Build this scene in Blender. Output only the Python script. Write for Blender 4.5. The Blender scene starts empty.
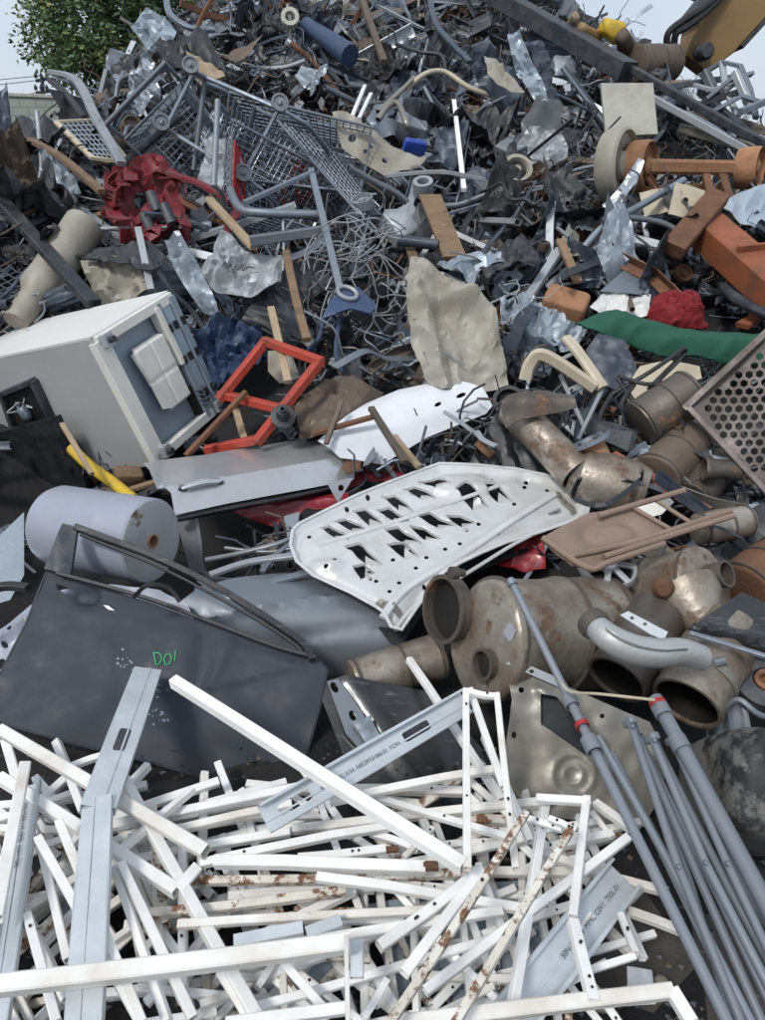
import bpy, bmesh, math, random
from mathutils import Vector as V, Matrix, noise, geometry, Euler
R = random.Random(11)
SC = bpy.context.scene
COL = SC.collection
PI = math.pi
rad = math.radians

# ------------------------------------------------------------------ camera and the lie of the land
PITCH = rad(26.7); HC = 1.75; FOC = 737.0
EYE = V((0, 0, HC))
_f = V((0, math.cos(PITCH), -math.sin(PITCH))); _u = V((0, math.sin(PITCH), math.cos(PITCH)))
def ray(px, py):
    return _f + V(((px - 382.5) / FOC, 0, 0)) + _u * (-(py - 510) / FOC)
def lerp(a, b, t): return a + (b - a) * t
def table(tb, x):
    if x <= tb[0][0]: return tb[0][1]
    for (a, b), (c, d) in zip(tb, tb[1:]):
        if x <= c: return lerp(b, d, (x - a) / (c - a))
    return tb[-1][1]
PROFILE = [(-3, 0), (0, 0), (1, .04), (1.8, .06), (2.8, .2), (3.8, .58), (5, 1.02), (6.8, 1.68), (8.2, 2.4), (9.5, 3.2), (10.6, 3.65), (12, 3.3), (16, .2), (20, 0), (200, 0)]
CREST = [(-400, 330), (-150, 190), (0, 136), (55, 132), (85, 104), (115, 78), (150, 38), (185, 12), (230, -20), (330, -45), (480, -40), (560, -2), (600, 24), (640, 52), (700, 104), (765, 138), (900, 200), (1200, 420)]
def heap(x, y):
    p = table(PROFILE, y)
    if y > 2:
        px = 382.5 + FOC * x / (y * math.cos(PITCH) + .01)
        py = table(CREST, px)
        cap = HC + y * math.tan(math.atan((510 - py) / FOC) - PITCH)
        if p > cap: p = max(0, cap - .6 * (p - cap))
        if x < -.4: p -= .3 * math.exp(-((x + 1.35) / .85) ** 2 - ((y - 3.4) / .75) ** 2)      # hollow the refrigerator lies in
    return p
def at(px, py, off=0.0):
    "the point of the heap, raised by off, that the sight line through this place meets"
    d = ray(px, py); t = .4
    while t < 40:
        q = EYE + d * t
        if q.z < heap(q.x, q.y) + off: break
        t += .04
    a, b = t - .04, t
    for _ in range(14):
        m = (a + b) / 2; q = EYE + d * m
        if q.z < heap(q.x, q.y) + off: b = m
        else: a = m
    return EYE + d * ((a + b) / 2)
def dep(px, py, t): return EYE + ray(px, py) * t
def depth_of(p): return (p - EYE).dot(_f)
def pix(p):
    q = p - EYE; t = q.dot(_f)
    return 382.5 + FOC * q.x / t, 510 - FOC * q.dot(_u) / t
def mpp(p): return depth_of(p) / FOC            # metres one photograph pixel spans at this point

# ------------------------------------------------------------------ mesh building
def circ(r, n=10, rx=None):
    return [(r * math.cos(2 * PI * i / n), (rx or r) * math.sin(2 * PI * i / n)) for i in range(n)]
def rect(w, h, c=.12):
    a, b = w / 2, h / 2; k = min(w, h) * c
    return [(a, -b + k), (a, b - k), (a - k, b), (-a + k, b), (-a, b - k), (-a, -b + k), (-a + k, -b), (a - k, -b)]
def box4(w, h):
    a, b = w / 2, h / 2
    return [(a, -b), (a, b), (-a, b), (-a, -b)]
class MB:
    def __init__(s): s.v = []; s.f = []; s.m = []; s.mi = 0
    def add(s, vs, fs):
        b = len(s.v); s.v += [V(v) for v in vs]
        for f in fs: s.f.append([i + b for i in f]); s.m.append(s.mi)
        return s
    def sweep(s, sec, path, up=None, inner=None, caps=True, twist=0, scale=None):
        path = [V(p) for p in path]; n = len(path); k = len(sec)
        tans = []
        for i in range(n):
            t = path[min(i + 1, n - 1)] - path[max(i - 1, 0)]
            tans.append(t.normalized() if t.length > 1e-9 else V((0, 0, 1)))
        u = V(up) if up is not None else (V((0, 0, 1)) if abs(tans[0].z) < .9 else V((0, 1, 0)))
        rings = []; irings = []
        for i in range(n):
            t = tans[i]; u = u - t * u.dot(t)
            if u.length < 1e-6: u = t.orthogonal()
            u.normalize(); w = t.cross(u)
            a = twist * i / max(1, n - 1); ca, sa = math.cos(a), math.sin(a)
            uu, ww = u * ca + w * sa, w * ca - u * sa
            sc = scale[i] if scale else 1
            rings.append([path[i] + ww * (x * sc) + uu * (y * sc) for x, y in sec])
            if inner: irings.append([path[i] + ww * (x * sc) + uu * (y * sc) for x, y in inner])
        vs = [p for r in rings for p in r]; fs = []
        for i in range(n - 1):
            for j in range(k):
                a, b = i * k + j, i * k + (j + 1) % k
                fs.append((a, b, b + k, a + k))
        if inner:
            o = n * k; vs += [p for r in irings for p in r]
            for i in range(n - 1):
                for j in range(k):
                    a, b = o + i * k + j, o + i * k + (j + 1) % k
                    fs.append((b, a, a + k, b + k))
            for j in range(k):
                j2 = (j + 1) % k
                fs.append((j2, j, o + j, o + j2))
                e = (n - 1) * k
                fs.append((e + j, e + j2, o + e + j2, o + e + j))
        elif caps:
            fs.append(list(range(k))[::-1]); fs.append([(n - 1) * k + j for j in range(k)])
        return s.add(vs, fs)
    def tube(s, path, r, seg=8, wall=None, scale=None):
        return s.sweep(circ(r, seg), path, inner=circ(r - wall, seg) if wall else None, scale=scale)
    def bar(s, p0, p1, w, h, up=None, wall=None, c=.1):
        return s.sweep(rect(w, h, c), [p0, p1], up, inner=rect(w - 2 * wall, h - 2 * wall, c) if wall else None)
    def lathe(s, p0, p1, prof, seg=24, sx=1.0, up=None):
        "prof: (distance along the axis as a fraction, radius); open ends unless the radius is 0"
        p0, p1 = V(p0), V(p1); t = (p1 - p0).normalized(); L = (p1 - p0).length
        u = V(up) if up is not None else V((0, 0, 1)); u = u - t * u.dot(t)
        if u.length < 1e-4: u = t.orthogonal()
        u.normalize(); w = t.cross(u); vs = []; fs = []; n = len(prof)
        for a, r in prof:
            for j in range(seg):
                an = 2 * PI * j / seg
                vs.append(p0 + t * (a * L) + w * (r * sx * math.cos(an)) + u * (r * math.sin(an)))
        for i in range(n - 1):
            for j in range(seg):
                a, b = i * seg + j, i * seg + (j + 1) % seg
                fs.append((a, b, b + seg, a + seg))
        return s.add(vs, fs)
    def sheet(s, poly, mp, holes=(), sp=.05, thick=.003, jit=.25):
        "a plate cut along poly, with holes, mapped by mp(u, v) -> (point, normal)"
        v2, tris = cut(poly, holes, sp, jit)
        pts = [mp(p[0], p[1]) for p in v2]; n = len(v2)
        vs = [p for p, _ in pts] + [p - q * thick for p, q in pts]
        fs = []; ec = {}
        for a, b, c in tris:
            fs.append((a, b, c)); fs.append((c + n, b + n, a + n))
            for e in ((a, b), (b, c), (c, a)):
                if (e[1], e[0]) in ec: del ec[(e[1], e[0])]
                else: ec[e] = 1
        for a, b in ec: fs.append((b, a, a + n, b + n))
        return s.add(vs, fs)
    def box(s, c, size, rot=None, ch=.06):
        m = rot if rot is not None else Matrix.Identity(3); c = V(c)
        h = m @ V((0, 0, size[2] / 2))
        return s.sweep(rect(size[0], size[1], ch), [c - h, c + h], up=m @ V((0, 1, 0)))
    def build(s, name, mats, parent=None, smooth=True, ang=38, label=None, cat=None, group=None, kind=None):
        if not isinstance(mats, (list, tuple)): mats = [mats]
        lo = V([min(v[i] for v in s.v) for i in range(3)]); hi = V([max(v[i] for v in s.v) for i in range(3)])
        c = V(((lo.x + hi.x) / 2, (lo.y + hi.y) / 2, lo.z)); po = ORG.get(parent.name, V()) if parent else V()
        me = bpy.data.meshes.new(name)
        me.from_pydata([v - c for v in s.v], [], s.f)
        for m in mats: me.materials.append(m)
        if len(mats) > 1: me.polygons.foreach_set('material_index', s.m)
        if smooth:
            me.polygons.foreach_set('use_smooth', [True] * len(me.polygons)); me.set_sharp_from_angle(angle=rad(ang))
        me.update()
        o = bpy.data.objects.new(name, me); COL.objects.link(o)
        o.location = c - po; ORG[o.name] = c
        if parent: o.parent = parent
        return tag(o, label, cat, group, kind)
ORG = {}
def tag(o, label=None, cat=None, group=None, kind=None):
    if label: o['label'] = label
    if cat: o['category'] = cat
    if group: o['group'] = group
    if kind: o['kind'] = kind
    return o
def thing(name, loc, label, cat, group=None):
    o = bpy.data.objects.new(name, None); COL.objects.link(o); o.location = loc; ORG[o.name] = V(loc)
    o.empty_display_size = .1
    return tag(o, label, cat, group)
def inside(p, poly):
    x, y = p; r = False; j = len(poly) - 1
    for i in range(len(poly)):
        xi, yi = poly[i][0], poly[i][1]; xj, yj = poly[j][0], poly[j][1]
        if (yi > y) != (yj > y) and x < (xj - xi) * (y - yi) / (yj - yi) + xi: r = not r
        j = i
    return r
def segs(poly, sp):
    out = []
    for i in range(len(poly)):
        a, b = poly[i], poly[(i + 1) % len(poly)]
        n = max(1, int(math.hypot(b[0] - a[0], b[1] - a[1]) / sp))
        out += [(lerp(a[0], b[0], k / n), lerp(a[1], b[1], k / n)) for k in range(n)]
    return out
def cut(poly, holes, sp, jit):
    rr = random.Random(5); vs = []; es = []
    for lp in [poly] + list(holes):
        q = segs(lp, sp); b = len(vs); vs += [V(p) for p in q]
        es += [(b + i, b + (i + 1) % len(q)) for i in range(len(q))]
    x0, x1 = min(p[0] for p in poly), max(p[0] for p in poly); y0, y1 = min(p[1] for p in poly), max(p[1] for p in poly)
    y = y0 + sp / 2; row = 0
    while y < y1:
        x = x0 + sp / 2 * (1 + row % 2)
        while x < x1:
            p = (x + rr.uniform(-jit, jit) * sp, y + rr.uniform(-jit, jit) * sp)
            if inside(p, poly) and not any(inside(p, h) for h in holes): vs.append(V(p))
            x += sp
        y += sp * .87; row += 1
    ov, _, of, *_r = geometry.delaunay_2d_cdt(vs, es, [], 0, 1e-5)
    tris = []
    for f in of:
        for k in range(1, len(f) - 1):
            t = (f[0], f[k], f[k + 1])
            c = ((ov[t[0]].x + ov[t[1]].x + ov[t[2]].x) / 3, (ov[t[0]].y + ov[t[1]].y + ov[t[2]].y) / 3)
            if inside(c, poly) and not any(inside(c, h) for h in holes):
                a, b, d = (ov[i] for i in t)
                tris.append(t if (b - a).cross(d - a) < 0 else (t[0], t[2], t[1]))
    return ov, tris
def onplane(px, py, P, N):
    d = ray(px, py); return EYE + d * ((P - EYE).dot(N) / d.dot(N))
def plane(px, py, off, n): return at(px, py, off), V(n).normalized()
def plane3(a, b, c):
    A, B, C = (at(*q) for q in (a, b, c)); n = (B - A).cross(C - A).normalized()
    if n.dot(EYE - A) < 0: n = -n
    return A, n
def pmap(pl, disp=None):
    P, N = pl
    def f(u, v):
        q = onplane(u, v, P, N)
        return (q + N * disp(u, v) if disp else q), N
    return f
def nz(x, y, z=0.0, s=1.0): return noise.noise(V((x * s, y * s, z)))
def segd(p, a, b):
    "distance of p from the segment ab, and where along it"
    dx, dy = b[0] - a[0], b[1] - a[1]; t = ((p[0] - a[0]) * dx + (p[1] - a[1]) * dy) / (dx * dx + dy * dy)
    t = max(0, min(1, t)); return math.hypot(p[0] - a[0] - dx * t, p[1] - a[1] - dy * t), t
def gau(d, w): return math.exp(-(d / w) ** 2)
def smooth_path(pts, n=6):
    pts = [V(p) for p in pts]; out = []
    for i in range(len(pts) - 1):
        p0, p1, p2, p3 = pts[max(i - 1, 0)], pts[i], pts[i + 1], pts[min(i + 2, len(pts) - 1)]
        for k in range(n):
            t = k / n
            out.append(.5 * (2 * p1 + (p2 - p0) * t + (2 * p0 - 5 * p1 + 4 * p2 - p3) * t * t + (3 * p1 - p0 - 3 * p2 + p3) * t ** 3))
    return out + [pts[-1]]
def ell(cx, cy, rx, ry, n=14, a=0):
    return [(cx + rx * math.cos(2 * PI * i / n) * math.cos(a) - ry * math.sin(2 * PI * i / n) * math.sin(a),
             cy + rx * math.cos(2 * PI * i / n) * math.sin(a) + ry * math.sin(2 * PI * i / n) * math.cos(a)) for i in range(n)]
def lettering(txt, o, ux, uy, size):
    "flat letters as mesh: o the lower left corner, ux and uy the directions of writing"
    cu = bpy.data.curves.new('lettering', 'FONT'); cu.body = txt; cu.size = size
    ob = bpy.data.objects.new('lettering', cu); COL.objects.link(ob)
    dg = bpy.context.evaluated_depsgraph_get(); me = bpy.data.meshes.new_from_object(ob.evaluated_get(dg))
    vs = [o + ux * v.co.x + uy * v.co.y for v in me.vertices]; fs = [tuple(p.vertices) for p in me.polygons]
    bpy.data.objects.remove(ob); bpy.data.curves.remove(cu); bpy.data.meshes.remove(me)
    return vs, fs

# ------------------------------------------------------------------ materials
def mat(name, col, metal=0.0, rough=.5, dirt=(.1, .085, .07), damt=.35, dscale=3.0, rust=0.0, rcol=(.13, .055, .025), rscale=6.0,
        bump=.15, bscale=40.0, var=.15, coat=0.0, scratch=0.0, tint2=None, stretch=(1, 1, 1)):
    m = bpy.data.materials.new(name); m.use_nodes = True; nt = m.node_tree; N = nt.nodes; L = nt.links
    b = N['Principled BSDF']
    def nd(t, **k):
        n = N.new(t)
        for a, v in k.items(): setattr(n, a, v)
        return n
    tc = nd('ShaderNodeTexCoord'); oi = nd('ShaderNodeObjectInfo')
    ad = nd('ShaderNodeVectorMath', operation='MULTIPLY_ADD'); L.new(oi.outputs['Random'], ad.inputs[0]); ad.inputs[1].default_value = (37, 61, 23); L.new(tc.outputs['Object'], ad.inputs[2])
    st = nd('ShaderNodeVectorMath', operation='MULTIPLY'); L.new(ad.outputs[0], st.inputs[0]); st.inputs[1].default_value = stretch
    def ns(scale, detail=6, rough=.6):
        n = nd('ShaderNodeTexNoise'); n.inputs['Scale'].default_value = scale; n.inputs['Detail'].default_value = detail; n.inputs['Roughness'].default_value = rough
        L.new(st.outputs[0], n.inputs['Vector']); return n
    def ramp(src, a, c):
        r = nd('ShaderNodeMapRange'); r.inputs['From Min'].default_value = a; r.inputs['From Max'].default_value = c
        L.new(src, r.inputs['Value']); return r.outputs['Result']
    def mix(fac, a, c):
        x = nd('ShaderNodeMix', data_type='RGBA')
        if isinstance(fac, float): x.inputs[0].default_value = fac
        else: L.new(fac, x.inputs[0])
        for i, q in ((6, a), (7, c)):
            if isinstance(q, tuple): x.inputs[i].default_value = (*q, 1)
            else: L.new(q, x.inputs[i])
        return x.outputs[2]
    def mul(a, k):
        x = nd('ShaderNodeMath', operation='MULTIPLY'); L.new(a, x.inputs[0]); x.inputs[1].default_value = k; return x.outputs[0]
    base = col
    if tint2: base = mix(ramp(ns(dscale * .7, 5, .7).outputs['Fac'], .4, .62), col, tint2)
    n1 = ns(dscale, 8, .65); dm = mul(ramp(n1.outputs['Fac'], .42, .72), damt)
    c = mix(dm, base, dirt)
    rs = None
    if rust > 0:
        n2 = ns(rscale, 9, .7); th = .72 - .36 * rust
        rs = ramp(n2.outputs['Fac'], th, th + .06)
        n3 = ns(rscale * 6, 4); rc = mix(ramp(n3.outputs['Fac'], .3, .7), tuple(x * .6 for x in rcol), tuple(min(1, x * 1.5) for x in rcol))
        c = mix(rs, c, rc)
    if scratch > 0:
        w = nd('ShaderNodeTexNoise'); w.inputs['Scale'].default_value = 9; w.inputs['Detail'].default_value = 5
        sc = nd('ShaderNodeVectorMath', operation='MULTIPLY'); L.new(ad.outputs[0], sc.inputs[0]); sc.inputs[1].default_value = (1, 9, 5); L.new(sc.outputs[0], w.inputs['Vector'])
        c = mix(mul(ramp(w.outputs['Fac'], .63, .68), scratch), c, (.42, .43, .44))
    hs = nd('ShaderNodeHueSaturation'); L.new(c, hs.inputs['Color'])
    vr = nd('ShaderNodeMapRange'); vr.inputs['To Min'].default_value = 1 - var; vr.inputs['To Max'].default_value = 1 + var; L.new(oi.outputs['Random'], vr.inputs['Value']); L.new(vr.outputs[0], hs.inputs['Value'])
    L.new(hs.outputs[0], b.inputs['Base Color'])
    if metal > 0:
        if rs is not None:
            inv = nd('ShaderNodeMapRange'); inv.inputs['To Min'].default_value = metal; inv.inputs['To Max'].default_value = 0; L.new(rs, inv.inputs['Value']); L.new(inv.outputs[0], b.inputs['Metallic'])
        else: b.inputs['Metallic'].default_value = metal
    rr = nd('ShaderNodeMapRange'); rr.inputs['To Min'].default_value = max(.05, rough - .12); rr.inputs['To Max'].default_value = min(1, rough + .22)
    rr.inputs['From Min'].default_value = .3; rr.inputs['From Max'].default_value = .7; L.new(n1.outputs['Fac'], rr.inputs['Value']); L.new(rr.outputs[0], b.inputs['Roughness'])
    if coat: b.inputs['Coat Weight'].default_value = coat; b.inputs['Coat Roughness'].default_value = .12
    if bump > 0:
        bp = nd('ShaderNodeBump'); bp.inputs['Strength'].default_value = bump; bp.inputs['Distance'].default_value = .01
        nb = ns(bscale, 6, .65); L.new(nb.outputs['Fac'], bp.inputs['Height']); L.new(bp.outputs[0], b.inputs['Normal'])
    return m
M = {}
M['white'] = mat('white_paint', (.83, .83, .82), 0, .4, (.42, .38, .33), .5, 6, .12, (.2, .12, .07), 26, .12, 90, .05)
M['white_stained'] = mat('stained_white_paint', (.79, .78, .75), 0, .45, (.45, .38, .29), .75, 5, .2, (.2, .12, .07), 22, .15, 90, .05)
M['white_rusty'] = mat('rusty_white_paint', (.7, .67, .6), 0, .5, (.3, .22, .15), .6, 9, .62, (.17, .08, .04), 22, .25, 90, .06)
M['white_car'] = mat('white_car_paint', (.72, .74, .78), 0, .3, (.42, .42, .4), .45, 4, .06, (.2, .14, .1), 16, .04, 30, .03, .5)
M['hood_white'] = mat('white_primer', (.65, .655, .65), .3, .32, (.34, .33, .3), .45, 6, .1, (.2, .15, .1), 18, .05, 40, .02)
M['silver'] = mat('silver_car_paint', (.56, .57, .585), .6, .28, (.26, .25, .24), .4, 4, 0, bump=.04, var=.04, coat=.5)
M['silver_dull'] = mat('bare_grey_metal', (.3, .31, .33), .6, .4, (.12, .12, .12), .6, 8, .15, bump=.15, var=.1)
M['charcoal'] = mat('charcoal_car_paint', (.034, .04, .052), .0, .58, (.06, .063, .07), .4, 9, .0, bump=.04, bscale=25, var=.03, coat=0, scratch=.0)
M['charcoal'].node_tree.nodes['Principled BSDF'].inputs['Specular IOR Level'].default_value = .3
M['dirty_tank'] = mat('dirty_grey_plastic', (.15, .148, .14), 0, .62, (.06, .055, .05), .8, 5, .62, (.012, .012, .013), 4, .2, 30, .02)
M['blackcar'] = mat('black_car_paint', (.014, .015, .018), .1, .28, (.08, .08, .085), .45, 6, 0, bump=.05, var=.03, coat=.4, scratch=.15)
M['bluegrey'] = mat('blue_grey_car_paint', (.165, .188, .215), .5, .36, (.16, .16, .165), .3, 3, 0, bump=.03, var=.03, coat=.5)
M['redcar'] = mat('red_car_paint', (.26, .012, .022), .1, .38, (.16, .06, .06), .45, 5, 0, bump=.06, var=.05, coat=.3)
M['red'] = mat('red_paint', (.42, .05, .028), 0, .52, (.13, .06, .045), .7, 9, .4, bump=.2, var=.05)
M['redold'] = mat('worn_red_paint', (.2, .013, .024), 0, .5, (.08, .05, .05), .8, 14, .42, (.1, .06, .05), 9, .4, 30, .05)
M['galv'] = mat('galvanised_steel', (.66, .69, .71), .45, .36, (.44, .46, .47), .5, 9, .0, bump=.08, bscale=120, var=.05, tint2=(.55, .59, .62))
M['zinc'] = mat('zinc_grey', (.24, .275, .32), .6, .45, (.12, .12, .13), .5, 10, .12, bump=.1, var=.1)
M['fridge'] = mat('appliance_enamel', (.68, .68, .665), 0, .42, (.36, .34, .3), .3, 2.5, .04, (.2, .12, .07), 10, .03, 20, .02)
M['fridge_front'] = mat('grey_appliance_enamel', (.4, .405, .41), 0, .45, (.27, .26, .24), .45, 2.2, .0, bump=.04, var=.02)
M['fridge_end'] = mat('blue_grey_steel', (.24, .29, .35), .2, .45, (.4, .42, .43), .4, 7, .0, bump=.06, var=.02)
M['plast_white'] = mat('white_plastic', (.74, .73, .68), 0, .45, (.45, .4, .32), .3, 5, 0, bump=.03, var=.02)
M['black'] = mat('black_plastic', (.014, .015, .018), 0, .45, (.06, .06, .065), .5, 7, 0, bump=.12, var=.3)
M['blackpanel'] = mat('black_sheet', (.01, .011, .013), 0, .42, (.07, .07, .07), .3, 7, 0, bump=.04, var=.02)
M['dark'] = mat('dark_steel', (.034, .04, .05), .35, .48, (.16, .155, .15), .55, 8, .2, (.09, .05, .03), 7, .25, 40, .35)
M['darkblue'] = mat('dark_blue_grey_metal', (.05, .066, .095), .35, .4, (.19, .195, .2), .55, 8, .08, bump=.15, var=.35)
M['grey'] = mat('grey_metal', (.15, .17, .2), .45, .45, (.27, .265, .25), .55, 7, .15, bump=.15, var=.35)
M['lightgrey'] = mat('light_grey_metal', (.35, .375, .4), .3, .48, (.2, .19, .17), .5, 6, .12, bump=.12, var=.2)
M['paleblue'] = mat('pale_blue_sheet', (.33, .39, .45), .3, .42, (.2, .21, .22), .5, 5, .05, bump=.1, var=.2)
M['rust'] = mat('rusty_steel', (.16, .075, .04), .1, .72, (.06, .04, .03), .6, 9, .3, (.22, .1, .045), 10, .5, 60, .3)
M['rustlight'] = mat('orange_rust', (.34, .17, .085), 0, .75, (.14, .08, .05), .7, 8, .3, (.2, .09, .045), 10, .5, 60, .2)
M['brown'] = mat('brown_dirt_metal', (.14, .105, .08), .2, .6, (.07, .06, .05), .6, 8, .3, bump=.3, var=.35)
M['exhaust'] = mat('heat_stained_steel', (.42, .385, .335), .55, .38, (.13, .085, .055), 1.0, 6, .46, (.12, .075, .048), 7, .25, 40, .06, tint2=(.24, .2, .16))
M['exhaust_dark'] = mat('sooty_steel', (.13, .11, .095), .5, .5, (.05, .042, .035), .7, 6, .35, (.15, .08, .045), 6, .2, 40, .1)
M['soot'] = mat('soot', (.012, .011, .01), .2, .6, (.03, .025, .02), .5, 8, 0, bump=.2)  # near-black for real soot and for shade painted inside holes
M['castgrey'] = mat('cast_aluminium', (.5, .51, .5), .55, .42, (.3, .29, .27), .4, 7, .0, bump=.2, bscale=70, var=.03)
M['tubeblue'] = mat('blue_grey_tube_paint', (.205, .225, .255), .25, .42, (.2, .2, .2), .35, 9, .0, bump=.05, var=.08)
M['beige'] = mat('beige_plastic', (.5, .44, .33), 0, .5, (.25, .2, .14), .4, 6, 0, bump=.06, var=.06)
M['beigemetal'] = mat('tarnished_beige_metal', (.3, .285, .25), .55, .42, (.16, .13, .1), .6, 4, .12, (.14, .08, .05), 6, .12, 40, .05)
M['wood'] = mat('weathered_wood', (.24, .155, .09), 0, .75, (.09, .065, .045), .7, 5, 0, bump=.5, bscale=30, var=.3, stretch=(1, 1, 6))
M['pale_wood'] = mat('pale_dry_wood', (.38, .29, .19), 0, .75, (.16, .12, .08), .7, 6, 0, bump=.5, bscale=30, var=.2)
M['tan'] = mat('dusty_tan_sheet', (.34, .32, .275), .15, .6, (.2, .165, .12), .7, 3.5, .15, (.17, .11, .07), 4, .2, 25, .04)
M['concrete'] = mat('pale_board', (.46, .45, .4), 0, .8, (.28, .26, .22), .7, 7, 0, bump=.4, bscale=50, var=.02)
M['orange'] = mat('orange_machine_paint', (.29, .085, .035), 0, .6, (.1, .055, .035), .75, 6, .42, (.13, .06, .03), 5, .25, 40, .05)
M['redoxide'] = mat('red_oxide_primer', (.36, .11, .065), 0, .6, (.14, .06, .04), .55, 7, .1, bump=.15, var=.03)
M['yellow'] = mat('yellow_paint', (.62, .42, .03), 0, .45, (.25, .16, .05), .5, 8, .15, bump=.1, var=.05)
M['machine'] = mat('ochre_machine_paint', (.25, .155, .06), 0, .55, (.12, .085, .05), .7, 1.6, .3, (.14, .08, .04), 2.2, .2, 30, .03)
M['green'] = mat('green_fabric', (.012, .085, .052), 0, .8, (.02, .07, .045), .5, 4, 0, bump=.4, bscale=90, var=.03)
M['redfab'] = mat('red_fabric', (.2, .007, .012), 0, .75, (.1, .01, .012), .6, 7, 0, bump=.4, bscale=60, var=.03)
M['brownchair'] = mat('brown_enamel', (.27, .19, .145), .1, .42, (.11, .085, .07), .5, 5, .12, bump=.08, var=.03)
M['tank'] = mat('lilac_grey_paint', (.33, .35, .42), .1, .4, (.24, .24, .26), .4, 4, .0, bump=.04, var=.02)
M['tankend'] = mat('chipped_grey_paint', (.42, .43, .44), .1, .5, (.26, .24, .22), .5, 6, .36, (.12, .075, .045), 7, .15, 40, .02)
M['perf'] = mat('brown_perforated_steel', (.12, .1, .095), .35, .5, (.07, .06, .055), .5, 8, .12, bump=.1, var=.03)
M['hub'] = mat('wheel_cover_silver', (.55, .57, .6), .5, .35, (.3, .3, .3), .3, 8, 0, bump=.03)
M['redplastic'] = mat('red_plastic', (.4, .025, .025), 0, .45, (.15, .04, .04), .4, 8, 0)
M['blueplastic'] = mat('blue_plastic', (.02, .06, .3), 0, .4, (.03, .05, .15), .3, 8, 0)
M['navy'] = mat('navy_plastic', (.03, .055, .12), 0, .45, (.08, .09, .11), .4, 8, 0)
M['foil'] = mat('crumpled_foil', (.45, .48, .52), .8, .25, (.2, .2, .2), .4, 6, 0, bump=.3)
M['ink'] = mat('dark_ink', (.05, .055, .06), 0, .7, damt=0, bump=0)
M['greenpaint'] = mat('green_marker', (.05, .5, .2), 0, .6, damt=0, bump=0)
M['greenink'] = M['greenpaint']
M['cable'] = mat('black_cable', (.012, .012, .014), 0, .5, (.05, .05, .05), .4, 9, 0, bump=.05)
# ------------------------------------------------------------------ world, sun, camera
w = bpy.data.worlds.new('World'); SC.world = w; w.use_nodes = True
nt = w.node_tree; bg = nt.nodes['Background']
sky = nt.nodes.new('ShaderNodeTexSky'); sky.sky_type = 'NISHITA'; sky.sun_disc = False
SUN_EL, SUN_AZ = rad(52), rad(-35)
sky.sun_elevation = SUN_EL; sky.sun_rotation = SUN_AZ; sky.air_density = 1.0; sky.dust_density = 3.0
tcw = nt.nodes.new('ShaderNodeTexCoord'); nw = nt.nodes.new('ShaderNodeTexNoise'); nw.inputs['Scale'].default_value = 2.2; nw.inputs['Detail'].default_value = 7; nw.inputs['Roughness'].default_value = .55
nt.links.new(tcw.outputs['Generated'], nw.inputs['Vector'])
cr = nt.nodes.new('ShaderNodeMix'); cr.data_type = 'RGBA'
mr = nt.nodes.new('ShaderNodeMapRange'); mr.inputs['From Min'].default_value = .35; mr.inputs['From Max'].default_value = .65
nt.links.new(nw.outputs['Fac'], mr.inputs['Value']); nt.links.new(mr.outputs[0], cr.inputs[0])
cr.inputs[6].default_value = (6.5, 7.5, 8.9, 1); cr.inputs[7].default_value = (8.2, 8.9, 9.9, 1)
mx = nt.nodes.new('ShaderNodeMix'); mx.data_type = 'RGBA'; mx.inputs[0].default_value = .86
nt.links.new(sky.outputs[0], mx.inputs[6]); nt.links.new(cr.outputs[2], mx.inputs[7]); nt.links.new(mx.outputs[2], bg.inputs['Color'])
bg.inputs['Strength'].default_value = .08
sl = bpy.data.lights.new('sun', 'SUN'); sl.energy = 1.8; sl.angle = rad(11); sl.color = (1, .97, .92)
so = bpy.data.objects.new('sun', sl); COL.objects.link(so); so.location = (-4, -3, 12)
sd = V((math.sin(SUN_AZ) * math.cos(SUN_EL), math.cos(SUN_AZ) * math.cos(SUN_EL) * -1, math.sin(SUN_EL)))
so.rotation_euler = sd.to_track_quat('Z', 'Y').to_euler()
sky.sun_rotation = math.atan2(sd.x, sd.y)
cd = bpy.data.cameras.new('camera'); co = bpy.data.objects.new('camera', cd); COL.objects.link(co); SC.camera = co
co.location = EYE; co.rotation_euler = (PI / 2 - PITCH, 0, 0)
cd.sensor_fit = 'VERTICAL'; cd.sensor_height = 36; cd.lens = 36 * FOC / 1020; cd.clip_end = 2000; cd.clip_start = .05
SC.view_settings.view_transform = 'Standard'; SC.view_settings.look = 'None'; SC.view_settings.exposure = .3; SC.view_settings.gamma = 1

# ------------------------------------------------------------------ ground and the mound under the scrap
g = MB(); g.add([(-900, -300, -.06), (900, -300, -.06), (900, 1500, -.06), (-900, 1500, -.06)], [(0, 1, 2, 3)])
g.build('ground', mat('yard_dirt', (.07, .062, .055), 0, .9, (.04, .036, .032), .6, .8, 0, bump=.6, bscale=12), kind='structure')
g = MB(); nx, ny = 130, 150; vs = []; fs = []
for j in range(ny):
    for i in range(nx):
        x = lerp(-9, 9, i / (nx - 1)); y = lerp(-1.5, 17, j / (ny - 1))
        z = heap(x, y) - .06 + .10 * nz(x, y, 1, 2.2) + .05 * nz(x, y, 4, 6)
        e = min(1, min(i, nx - 1 - i) / 12, min(j, ny - 1 - j) / 6); vs.append((x, y, lerp(-.12, z, e)))
for j in range(ny - 1):
    for i in range(nx - 1):
        a = j * nx + i; fs.append((a, a + 1, a + nx + 1, a + nx))
g.add(vs, fs); g.build('mound', mat('compacted_scrap_soil', (.012, .012, .014), .1, .85, (.025, .021, .018), .7, 6, .1, bump=1, bscale=25), ang=180, kind='structure')

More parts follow.
